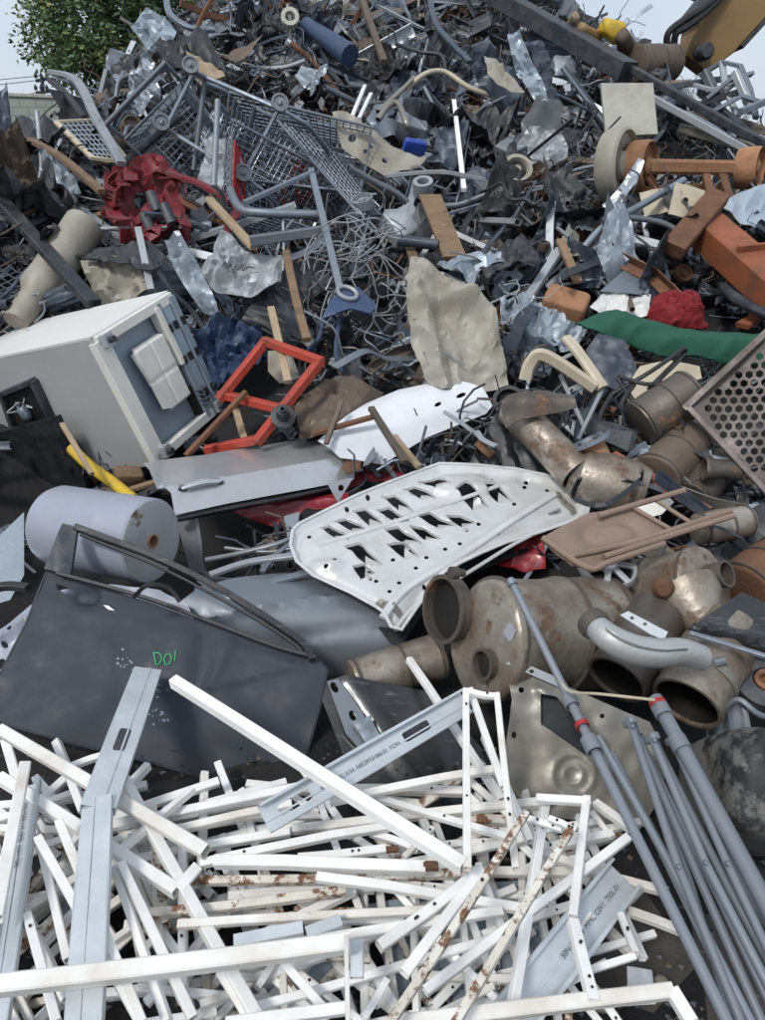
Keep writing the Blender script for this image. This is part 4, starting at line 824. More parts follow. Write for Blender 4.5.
# ------------------------------------------------------------------ upper heap
# shopping carts
def wires(g, a, b, c, d, n, m, r):
    "wire grid on the quad a b c d"
    for i in range(n + 1):
        t = i / n; g.tube([a.lerp(b, t), d.lerp(c, t)], r, 4)
    for j in range(m + 1):
        t = j / m; g.tube([a.lerp(d, t), b.lerp(c, t)], r, 4)
def cart(name_loc, rot, label, seat):
    Rm = Euler(rot).to_matrix(); O = V(name_loc); T = lambda x, y, z: O + Rm @ V((x, y, z))
    t = thing('shopping_cart', O, label, 'shopping cart', 'wrecked shopping carts')
    b = [T(-.42, -.2, -.12), T(.42, -.16, -.04), T(.42, .16, -.04), T(-.42, .2, -.12)]; u = [T(-.48, -.27, .3), T(.5, -.21, .24), T(.5, .21, .24), T(-.48, .27, .3)]
    bow = lambda p: p + Rm @ V((0, 0, .0))
    g = MB(); r = .0042
    wires(g, b[0], b[1], b[2], b[3], 18, 9, r); wires(g, b[0], b[1], u[1], u[0], 20, 8, r); wires(g, b[3], b[2], u[2], u[3], 20, 8, r); wires(g, b[1], b[2], u[2], u[1], 9, 8, r); wires(g, b[0], b[3], u[3], u[0], 9, 6, r)
    g.build('basket', M['zinc'], t)
    g = MB(); g.tube(u + [u[0]], .011, 8); g.build('rim', M['grey'], t)
    g = MB(); g.tube(smooth_path([T(.35, -.2, -.5), T(-.35, -.24, -.48), T(-.5, -.26, -.3), T(-.5, -.27, .25), T(-.62, -.27, .4)], 4), .014, 8); g.tube(smooth_path([T(.35, .2, -.5), T(-.35, .24, -.48), T(-.5, .26, -.3), T(-.5, .27, .25), T(-.62, .27, .4)], 4), .014, 8)
    g.tube([T(.35, -.2, -.5), T(.35, .2, -.5)], .014, 8); g.tube([T(-.3, -.23, -.48), T(-.3, .23, -.48)], .012, 8); g.build('frame', M['zinc'], t)
    g = MB(); g.tube([T(-.62, -.28, .4), T(-.62, .28, .4)], .018, 10); g.build('handle', M['grey'], t)
    for x, y in ((.32, -.2), (.32, .2), (-.36, -.24), (-.36, .24)):
        c = T(x, y, -.6); g = MB(); w_ = V((.25, -.9, .3)).normalized() if seat else (Rm @ V((.2, 1, 0))).normalized(); g.lathe(c - w_ * .016, c + w_ * .016, [(0, .0), (0, .016), (.3, .02), (.3, .038), (0, .042), (0, .054), (1, .054), (1, .042), (.7, .038), (.7, .02), (1, .016), (1, 0)], 18); cs = g.build('caster', M['grey'], t)
        g = MB()
        for s in (-1, 1): g.bar(c + w_ * (.024 * s), T(x, y, -.5) + w_ * (.02 * s), .022, .005, up=w_)
        g.build('fork', M['zinc'], cs)
    if seat:
        g = MB(); q = [T(-.44, -.18, .26), T(-.44, .18, .26), T(-.28, .17, .08), T(-.28, -.17, .08)]; n = Rm @ V((.6, 0, .8))
        g.sheet([(0, 0), (1, 0), (1, 1), (0, 1)], lambda a, c: (q[0].lerp(q[1], a).lerp(q[3].lerp(q[2], a), c), n), [[(.2, .55), (.4, .55), (.4, .85), (.2, .85)], [(.6, .55), (.8, .55), (.8, .85), (.6, .85)]], .15, .01); g.build('child_seat', M['redplastic'], t)
cart(at(302, 160, .3), (rad(72), rad(8), rad(-8)), 'tipped shopping cart with a wide wire basket face beside the dimpled panel', False)
cart(at(252, 158, .3), (rad(118), rad(-22), rad(155)), 'overturned shopping cart with casters in the air and red child seat', True)
cart(at(278, 208, .15), (rad(60), rad(20), rad(30)), 'crushed shopping cart lying lowest, under bent pipes and the grey box bar', True)
cart(at(336, 200, .12), (rad(85), rad(30), rad(-50)), 'shopping cart basket standing on end between the dimpled panel and the wire tangle', False)
cart(at(205, 165, .2), (rad(100), rad(50), rad(20)), 'shopping cart wedged behind the folded grey sheet, farthest from the dimpled panel', False)
# crushed red machine part
t = thing('crushed_housing', at(155, 215, .1), 'crushed red machine housing with torn ribs, between the carts and the dented box', 'machine part')
def arc(c, pts): return smooth_path([at(*p) for p in pts], 5)
k = mpp(at(155, 200, .3)); rr = random.Random(4)
RP = plane(150, 205, .22, (.1, -.85, .5))
SH('red_shell', None, None, 'redold', [(103, 218), (112, 198), (124, 182), (138, 168), (152, 160), (166, 164), (178, 180), (190, 216), (180, 226), (160, 238), (140, 244), (124, 234), (112, 226)], RP, lambda u, v: .10 * gau(math.hypot(u - 150, v - 205) - 38, 14) + .06 * nz(u, v, 3, .07) + .03 * nz(u, v, 1, .2), 4, .006, parent=t, holes=[ell(140, 200, 6, 9, 9, .6), ell(162, 222, 5, 8, 9, -.4)])
for i in range(15):
    a = rr.uniform(0, 6.3); q = (148 + 30 * math.cos(a), 202 + 26 * math.sin(a)); P = []
    for k_ in range(5):
        P.append(at(q[0], q[1], .34 + rr.uniform(-.05, .08))); a += rr.gauss(.7, .6); q = (q[0] + 11 * math.cos(a), q[1] + 10 * math.sin(a)); q = (min(186, max(108, q[0])), min(236, max(164, q[1])))
    g = MB(); g.sweep(box4(rr.uniform(.03, .09), .008), smooth_path(P, 3), twist=rr.uniform(-1.5, 1.5)); g.build('torn_rib', M['redold'], t)
for q in ((150, 193, .5), (144, 214, .45), (164, 205, .48)):
    g = MB(); p = at(*q); g.lathe(p, p + V((.05, -.06, -.1)), [(0, 0), (0, .03), (.3, .033), (1, .028), (1, .02), (.6, 0)], 14); g.build('port', M['dark'], t)
ST('fender_bar', 'bent glossy red bar running from the crushed red housing to the grey crumpled sheet', 'metal bar', 'redold', [(168, 173, .45), (200, 184, .45), (236, 206, .42), (229, 224, .36), (222, 250, .3)], 8, 5)
# sheets
def crease(a, s, seed, b=0):
    def f(u, v):
        w_ = 6 * nz(u, v, seed + 7, s)
        r = lambda k, z: 1 - abs(2 * nz(u + w_, v - w_, z, k))
        return a * (.8 * nz(u, v, seed, s * .6) + .55 * r(s, seed + 3) + .3 * r(s * 2.3, seed + 5)) + b * nz(u, v, seed + 9, s * .3)
    return f
def S(label, m, poly, off, n, amp=.05, fr=.05, name='sheet_metal', cat='sheet metal', b=0, holes=(), sp=4, th=.004):
    cx = sum(p[0] for p in poly) / len(poly); cy = sum(p[1] for p in poly) / len(poly)
    return SH(name, label, cat, m, poly, plane(cx, cy, off + (.12 if cy < 130 else .04), n), crease(amp, fr, cx * .37, b), sp, th, holes)
TP_ = plane(450, 330, .3, (.12, -.72, .66))
def dtan(u, v):
    d = .05 * nz(u, v, 2, .02) + .035 * (1 - abs(2 * nz(u, v, 5, .035))) + .012 * (1 - abs(2 * nz(u, v, 8, .09)))
    for a, b, wd, am in (((412, 268), (505, 330), 9, .05), ((415, 290), (445, 390), 7, .055), ((440, 300), (480, 380), 14, -.035), ((470, 300), (500, 370), 8, .03), ((420, 305), (470, 300), 8, .03)): d += am * gau(segd((u, v), a, b)[0], wd)
    return d
t = SH('crumpled_sheet', 'large dusty tan crumpled sheet standing mid heap above the white wing', 'sheet metal', 'tan', [(408, 265), (418, 265), (440, 280), (468, 296), (488, 309), (494, 330), (505, 376), (508, 388), (485, 392), (440, 393), (424, 380), (411, 345), (405, 300)], TP_, dtan, 3.5, .004)
g = MB(); g.sheet([(405, 300), (414, 306), (434, 350), (441, 393), (412, 388), (404, 340)], pmap(TP_, lambda u, v: -.1 + .06 * nz(u, v, 7, .1) - .004 * (440 - u)), (), 4, .004); g.build('torn_side', M['brown'], t)
S('pale grey crumpled sheet with scrawled writing below the crushed carts', 'lightgrey', [(196, 276), (214, 260), (222, 234), (232, 238), (246, 253), (284, 262), (282, 288), (250, 299), (216, 294)], .3, (.05, -.8, .6), .07, .05)
g = MB(); SPn = plane(245, 277, .36, (.05, -.8, .6)); q = [(222, 266), (226, 262), (227, 268), (231, 264), (232, 270), (236, 266), (238, 270), (242, 265), (243, 271), (248, 267), (254, 268)]
g.tube([onplane(u, v, *SPn) for u, v in q], .004, 5); g.build('scrawled_writing', M['ink'], bpy.data.objects['sheet_metal'])
S('folded grey sheet like a bent box lid in front of the shopping carts', 'lightgrey', [(203, 137), (216, 134), (231, 143), (246, 166), (238, 180), (225, 193), (210, 190), (203, 187), (207, 160)], .45, (-.2, -.8, .55), .09, .045)
S('dented pale box panel standing behind the refrigerator', 'tan', [(82, 262), (110, 258), (140, 263), (150, 290), (132, 300), (100, 304), (90, 288)], .22, (0, -.85, .5), .06, .06)
S('dark wrinkled sheet draped over the dented pale box panel', 'dark', [(82, 260), (100, 250), (150, 246), (172, 262), (160, 272), (130, 264), (100, 264)], .34, (0, -.3, .95), .04, .07)
S('black shiny crinkled plastic sheet between refrigerator and red frame', 'navy', [(196, 336), (222, 322), (262, 330), (268, 360), (240, 384), (214, 392), (202, 364)], .14, (0, -.75, .66), .10, .10, 'plastic_sheet', 'plastic sheet')
S('pale beige dimpled panel with round dents to the right of the carts', 'tan', [(332, 112), (347, 112), (366, 126), (393, 146), (410, 153), (427, 158), (418, 170), (400, 172), (384, 177), (362, 163), (342, 148)], .4, (.2, -.8, .55), .03, .04, 'dimpled_sheet', 'metal panel', holes=[ell(352, 138, 4, 4, 9), ell(372, 146, 3, 3, 9), ell(366, 152, 3, 2.5, 9), ell(385, 160, 3, 3, 9)])
S('large dark grey torn sheet folded down from the heap top above the white struts', 'darkblue', [(470, 50), (484, 44), (500, 58), (522, 80), (520, 110), (505, 118), (490, 100), (478, 84)], .4, (.3, -.8, .5), .08, .05)
S('upright crumpled silver blue sheet below the dark girder', 'paleblue', [(508, 36), (520, 32), (530, 60), (545, 88), (552, 118), (540, 112), (526, 90), (514, 66)], .45, (-.3, -.85, .4), .08, .08)
S('dark blue hanging sheet next to the silver blue one', 'darkblue', [(528, 44), (540, 44), (550, 72), (556, 108), (546, 106), (536, 78)], .42, (.3, -.85, .4), .06, .09)
S('pale beige torn sheet near the heap top, right of the crushed dark sheets', 'tan', [(484, 56), (496, 60), (512, 76), (525, 92), (510, 95), (496, 84), (488, 70)], .5, (.1, -.6, .75), .05, .06)
S('bright crumpled foil sheet left of the heap top by the tree', 'foil', [(128, 82), (140, 68), (152, 56), (160, 70), (166, 88), (158, 104), (146, 118), (136, 130), (132, 104)], .4, (-.2, -.85, .4), .12, .14, 'foil_sheet', 'foil')
S('silver blue torn sheet poking into the tree at the heap top', 'paleblue', [(135, 32), (148, 14), (166, 18), (178, 34), (168, 46), (148, 50)], .6, (-.3, -.8, .5), .09, .09)
S('big dark bent sheet cave near the top left of the heap', 'black', [(155, 52), (176, 42), (206, 44), (222, 62), (228, 80), (205, 78), (184, 72), (165, 66)], .5, (0, -.5, .85), .12, .05)
S('rusty tan torn panel under the dark bent sheet at top left', 'pale_wood', [(186, 54), (196, 56), (212, 66), (226, 80), (214, 84), (200, 76), (190, 66)], .55, (.1, -.7, .7), .05, .09)
S('flat grey square plate lying above the red fabric', 'zinc', [(600, 291), (624, 270), (668, 273), (641, 295)], .22, (.05, -.35, .93), .01, .03)
S('silver folded sheet at the right edge above the orange beam', 'paleblue', [(716, 206), (742, 196), (762, 190), (800, 236), (778, 246), (744, 226)], .3, (.1, -.6, .8), .05, .04)
S('white cracked corrugated piece left of the red fabric', 'fridge', [(588, 310), (602, 294), (650, 296), (648, 318), (610, 322)], .16, (0, -.7, .7), .04, .1)
S('wavy blue grey sheet between the tan sheet and the green roll', 'paleblue', [(498, 304), (520, 298), (560, 315), (585, 335), (572, 356), (545, 352), (520, 340), (500, 330)], .12, (.1, -.6, .8), .07, .08)
S('dark slate coloured curled sheet left of the beige chair arms', 'darkblue', [(496, 336), (530, 334), (556, 352), (548, 380), (520, 384), (500, 372)], .08, (0, -.7, .7), .08, .07)
S('pale blue plastic flap hanging over a pipe near the tan sheet', 'paleblue', [(436, 266), (452, 260), (505, 258), (512, 264), (478, 272), (474, 286), (462, 280)], .3, (.1, -.4, .9), .06, .08)
S('dark grey box panel behind the beige chair arms', 'darkblue', [(585, 352), (598, 335), (625, 345), (640, 380), (620, 392), (600, 386)], .2, (-.1, -.7, .7), .03, .04)
S('bluish bent sheet low on the left slope above the leaning dark beam', 'paleblue', [(40, 148), (58, 154), (72, 176), (82, 196), (66, 200), (50, 184)], .3, (.2, -.7, .7), .07, .08)
S('curled black sheet on the left crest', 'black', [(0, 120), (40, 124), (74, 132), (80, 146), (50, 152), (20, 148), (-10, 140)], .25, (0, -.5, .85), .09, .05)
S('grey brown bent panel with peeled paint between red housing and scrawled sheet', 'zinc', [(164, 240), (182, 234), (198, 262), (216, 300), (222, 316), (206, 316), (186, 288), (172, 262)], .3, (-.2, -.75, .6), .05, .05)
S('rust stained ribbed sheet below the red frame', 'brown', [(294, 404), (318, 384), (352, 380), (384, 392), (372, 412), (334, 434), (302, 442)], .06, (0, -.5, .86), .04, .06, b=.03)
S('small pale board propped between red frame and refrigerator', 'tan', [(268, 352), (290, 350), (300, 378), (280, 384), (268, 372)], .12, (.1, -.8, .6), .02, .06)
S('bright torn silver strip hanging in front of the rusty wheel', 'foil', [(638, 160), (644, 162), (638, 182), (622, 202), (606, 212), (602, 206), (618, 190), (630, 172)], .42, (-.2, -.8, .5), .03, .09)
# single pieces with a shape of their own
ST('wood_board', 'brown weathered wood board right of the wire tangle', 'plank', 'wood', [(430, 196, .4), (455, 258, .32)], 24, 4)
P = at(628, 109, .5); k = mpp(P); BPn = (V((-.12, -.95, .28))).normalized(); g = MB()
g.sheet([(601, 83), (653, 83), (658, 134), (606, 136)], pmap((P, BPn), lambda u, v: .006 * nz(u, v, 0, .05)), (), 7, .05); g.build('square_board', M['concrete'], label='square pale stained board standing upright near the heap top on the right', cat='board')
# axle with drums
t = thing('truck_axle', at(680, 180, .1), 'rusty truck axle with a big brake drum, under the square board', 'axle')
p0, p1 = at(625, 166, .42), at(748, 168, .36); ax = (p1 - p0).normalized(); k = mpp(p0)
g = MB(); g.sweep(rect(15 * k, 14 * k, .2), [p0, p0.lerp(p1, .4), p1]); g.build('beam', M['rustlight'], t)
for c, r, m_, s in ((p0 + ax * -.06, 35, 'tan', 1), (p0 + ax * .10, 24, 'rustlight', .8), (p1, 20, 'rustlight', .8)):
    a = V((.75, -.6, .1)).normalized(); g = MB(); g.lathe(c - a * .06, c + a * .08, [(0, 0), (0, r * k * .95), (.2, r * k), (.9, r * k * .98), (1, r * k * .9), (.75, r * k * .84), (.6, r * k * .4), (.9, r * k * .35), (1, r * k * .12), (1, 0)], 34); g.build('drum', M[m_], t)
for q in (((612, 188, .3), (612, 150, .45)), ((722, 176, .35), (730, 200, .3)), ((706, 176, .35), (712, 204, .3)), ((650, 180, .32), (660, 210, .3)), ((640, 190, .3), (720, 186, .28))):
    g = MB(); g.bar(at(*q[0]), at(*q[1]), .05, .04); g.build('bracket', M['rust'], t)
# girder and black bars near the crest
ST('steel_girder', 'long dark grey steel girder sloping down from the heap crest', 'girder', 'dark', [(478, -14, .42), (628, 72, .45)], 22, 18, c=.05)
ST('steel_bar', 'longest black square bar running down right from the girder end', 'steel bar', 'dark', [(612, 58, .45), (742, 132, .42), (790, 156, .4)], 8, smooth=0)
for i, q in enumerate((([(700, 92, .35), (768, 150, .35)], 7, 'dark'), ([(672, 120, .34), (750, 128, .34)], 7, 'black'), ([(652, 98, .5), (765, 160, .3)], 7, 'lightgrey'), ([(660, 88, .42), (730, 78, .42)], 6, 'grey'), ([(690, 108, .3), (745, 90, .5)], 6, 'dark'), ([(620, 100, .4), (690, 116, .42), (770, 166, .25)], 6, 'zinc'), ([(735, 72, .6), (752, 112, .4)], 7, 'lightgrey'), ([(705, 72, .5), (716, 96, .4)], 8, 'grey'), ([(680, 128, .3), (765, 152, .3)], 9, 'tan'), ([(740, 112, .5), (770, 100, .5)], 6, 'zinc'))):
    nm = ('thin black bar crossing lowest over the right crest', 'level black bar right of the square board', 'long pale channel under the black bars on the right', 'short grey bar lying under the boom tip', 'black bar leaning up toward the boom', 'bent zinc strip beside the square board', 'upright bright metal post at the far right of the crest', 'stubby grey post under the boom', 'tan flat channel below the level black bar', 'small zinc bar sticking out over the right crest')[i]
    ST('steel_bar', nm, 'steel bar', q[2], q[0], q[1], smooth=4)
t = thing('bent_railing', at(735, 95, .2), 'tangled bright metal rail frame on the right crest under the sky', 'metal frame')
for q in ([(700, 76, .45), (722, 62, .6), (740, 66, .62), (750, 90, .5), (756, 118, .4)], [(708, 98, .4), (730, 80, .55), (752, 74, .55)], [(712, 112, .36), (742, 96, .5), (765, 104, .45)], [(722, 62, .6), (726, 92, .45), (738, 116, .36)], [(690, 84, .4), (712, 90, .45), (738, 84, .5)]):
    P = [at(*p) for p in q]; g = MB(); g.sweep(rect(.045, .03), P); g.build('rail', M[R.choice(['grey', 'lightgrey', 'zinc'])], t)
# yellow bits and drum under the boom
for i, (q, sz, m_, lb, nm) in enumerate((((612, 30, .5), (.22, .16, .16), 'yellow', 'yellow dented housing on the heap crest near the boom', 'dented_housing'), ((590, 34, .45), (.26, .12, .1), 'machine', 'flattened ochre casing left of the yellow dented housing', 'dented_housing'), ((626, 44, .4), (.3, .14, .14), 'brown', 'brown dented casing between the yellow housing and the boom', 'dented_housing'), ((574, 22, .5), (.2, .1, .1), 'pale_wood', 'small straw coloured lump on the crest beside the girder', 'dented_housing'))):
    g = MB(); rbox(g, at(*q), sz, Euler((.3 * i, .4, .5 * i)).to_matrix(), .6, 10, lambda p: .03 * nz(p.x, p.y, p.z, 9)); g.build(nm, M[m_], label=lb, cat='machine part')
p = at(634, 64, .28); muffler('steel_drum', 'brown oil drum lying on the crest under the excavator boom tip', 'drum', 'brown', p, (.8, .5, .05), .5, .15)
ST('thin_rod', 'thin rod sticking up against the sky left of the boom', 'rod', 'dark', [(596, 22, .3), (604, 6, .8)], 2, kind='tube')
# orange beam
t = thing('machine_beam', at(745, 265, .2), 'orange rusty box beam with a square hole, right edge of the heap', 'machine beam')
p0, p1 = at(700, 224, .36), at(800, 312, .36); k = mpp(p0); g = MB(); g.sweep(rect(34 * k, 26 * k, .05), [p0, p1], up=V((0, -.3, 1))); g.build('box_section', M['orange'], t)
g = MB(); m_ = at(729, 250, .36).lerp(p1, .03); ax = (p1 - p0).normalized(); g.box(onplane(732, 256, p0 + V((0, -.10, .1)), V((0, -.6, .8))), (.075, .075, .04), frame_of(V((0, -.6, .8)))); g.build('square_hole', M['soot'], t)  # near-black block paints the shaded inside of the hole
g = MB(); g.sweep(rect(22 * k, 12 * k, .1), [at(672, 250, .4), at(718, 196, .5)], up=V((0, -.5, .8))); g.build('end_bracket', M['rust'], t)
for q in (0.02, .5, .98):
    c = p0.lerp(p1, q); g = MB(); g.box(c, (.02, 30 * k, 38 * k), Matrix((ax, ax.cross(V((0, -.3, 1))).normalized(), V((0, -.3, 1)).normalized())).transposed()); g.build('stiffener', M['orange'], t)
ST('steel_bar', 'orange painted flat bar at the right edge under the orange beam', 'steel bar', 'orange', [(742, 326, .2), (800, 290, .26)], 14, 5)
# fabric
GP = plane(670, 340, .2, (-.05, -.6, .8))
def dgreen(u, v):
    m_ = table([(573, 332), (617, 330), (650, 340), (700, 350), (820, 352)], u); x = (v - m_) / 16
    return .07 * max(0, 1 - x * x) + .022 * (1 - abs(2 * nz(u * .3, v, 3, .06))) + .014 * (1 - abs(2 * nz(u + v * 1.5, v, 6, .04))) + .02 * nz(u, v, 1, .03)
g = MB(); g.sheet([(573, 332), (592, 319), (617, 313), (640, 321), (656, 333), (700, 337), (765, 337), (820, 340), (820, 366), (765, 364), (720, 366), (690, 360), (655, 358), (630, 348), (600, 342)], pmap(GP, dgreen), (), 3, .012); g.build('fabric_sheet', M['green'], label='long crumpled green fabric draped across the heap on the right', cat='fabric')
RPn = plane(675, 318, .2, (-.1, -.75, .65)); rcr = crease(.05, .07, 3)
g = MB(); g.sheet([(646, 318), (652, 300), (668, 293), (684, 294), (697, 301), (702, 318), (706, 331), (680, 333), (655, 330)], pmap(RPn, lambda u, v: .1 * max(0, 1 - ((u - 675) / 30) ** 2 - ((v - 314) / 22) ** 2) + rcr(u, v)), (), 2.5, .012); g.build('fabric_bundle', M['redfab'], label='dark red crumpled fabric bundle sitting on the green fabric', cat='fabric', ang=26)
c = at(565, 308, .2); g = MB(); rbox(g, c, (.24, .16, .17), Euler((.5, .2, -.4)).to_matrix(), .2, 12, lambda p: .012 * nz(p.x, p.y, p.z, 12)); g.build('rusty_box', M['rustlight'], label='orange brown rusty box left of the red fabric', cat='box')
# chairs on the right
t = thing('broken_chair', at(570, 365, .2), 'beige padded chair arms on a broken frame above the scorched pipe', 'chair')
for q in ([(525, 380, .28), (531, 362, .36), (546, 356, .4), (595, 388, .3)], [(566, 338, .4), (578, 352, .38), (603, 388, .3)]):
    P = smooth_path([at(*p) for p in q], 6); g = MB(); g.sweep(rect(.06, .035, .3), P); g.build('arm', M['beige'], t)
for q in ([(528, 380, .2), (542, 360, .34)], [(545, 368, .3), (580, 350, .38)], [(602, 390, .28), (578, 440, .2)], [(560, 375, .28), (590, 440, .12)]):
    P = [at(*p) for p in q]; g = MB(); g.tube(P, .011, 8); g.build('frame_tube', M['lightgrey'], t)
for i, (poly, off, lb) in enumerate((([(632, 378), (640, 366), (668, 360), (700, 366), (702, 378), (680, 386), (645, 388)], .26, 'cream oval seat pad tilted behind the black chair frame'), ([(628, 392), (634, 378), (650, 392), (660, 412), (640, 418), (630, 408)], .2, 'lower cream seat pad half hidden behind the black chair frame'))):
    SH('seat_pad', lb, 'seat pad', 'beige', poly, plane(sum(p[0] for p in poly) / 7 if i == 0 else 642, 376 if i == 0 else 398, off, (-.1, -.75, .65)), lambda u, v: .01 * nz(u, v, 0, .05), 5, .03)
t = thing('broken_chair', at(640, 395, .2), 'black bent chair frame in front of the cream seat pads', 'chair')
for q in ([(612, 394, .3), (650, 372, .4), (684, 348, .46)], [(618, 376, .36), (645, 384, .38), (668, 382, .36), (690, 378, .36)], [(618, 378, .36), (634, 402, .3), (646, 414, .26)], [(684, 348, .46), (682, 356, .42), (650, 388, .34)], [(612, 394, .3), (600, 424, .2), (640, 432, .2)], [(634, 384, .36), (622, 408, .28), (656, 412, .26)]):
    P = smooth_path([at(*p) for p in q], 5); g = MB(); g.sweep(rect(.024, .014, .2), P); g.build('frame_tube', M['black'], t)
t = thing('plastic_chair', at(350, 305, .2), 'navy plastic chair seat with a white ring lying on the wire tangle', 'chair')
NP = plane(348, 302, .36, (.1, -.55, .8))
SH('seat', None, None, 'navy', [(322, 320), (330, 302), (342, 291), (358, 289), (378, 305), (370, 316), (350, 313), (334, 318)], NP, lambda u, v: .02 * math.sin((u - 320) * .06) + .015 * gau(v - 315, 6), 4, .012, parent=t)
g = MB(); P = [onplane(x, y, *NP) + NP[1] * .03 for x, y in ell(347, 297, 10, 5.5, 18, .35)]; g.tube(P + [P[0]], .012, 8); g.build('ring', M['lightgrey'], t)
for q in ([(324, 318, .3), (318, 340, .22), (308, 350, .15)], [(340, 316, .3), (336, 352, .2), (342, 372, .12)]):
    P = smooth_path([at(*p) for p in q], 4); g = MB(); g.tube(P, .013, 8); g.build('leg', M['navy'], t)
# wire tangle
rr = random.Random(21); g = MB(); c = at(364, 282, .3)
for i in range(46):
    pts = []; d = V((rr.gauss(0, 1), rr.gauss(0, .7), rr.gauss(0, 1))).normalized(); p = c + V((rr.uniform(-.2, .17), rr.uniform(-.1, .1), rr.uniform(-.24, .24)))
    for _ in range(rr.randint(4, 8)):
        pts.append(p); d = (d + V((rr.gauss(0, .7), rr.gauss(0, .5), rr.gauss(0, .7)))).normalized(); p = p + d * rr.uniform(.05, .13)
        p = c + (p - c) * min(1, .36 / max(.01, (p - c).length))
    g.tube(smooth_path(pts, 4), .0042, 5)
g.build('wire_tangle', M['lightgrey'], label='ball of tangled grey wire left of the tan crumpled sheet', cat='wire')
# red frame with hub
t = thing('tube_trestle', at(270, 400, .1), 'orange red square tube frame with a black wheel hub, right of the refrigerator', 'metal frame')
for q in (((219, 400, .3), (266, 341, .42)), ((264, 341, .42), (322, 362, .34)), ((321, 360, .34), (256, 443, .24)), ((220, 394, .3), (292, 412, .26)), ((256, 440, .22), (206, 450, .2))):
    g = MB(); g.bar(at(*q[0]), at(*q[1]), .045, .04); g.build('tube', M['red'], t)
p = at(283, 416, .34); a = V((.1, -.7, .6)).normalized(); k = mpp(p); g = MB(); g.lathe(p - a * .03, p + a * .09, [(0, 0), (0, 12 * k), (.25, 12.5 * k), (.3, 7 * k), (.8, 5 * k), (.82, 3.4 * k), (1, 3 * k), (1, 2 * k), (.6, 0)], 22); g.build('wheel_hub', M['dark'], t)
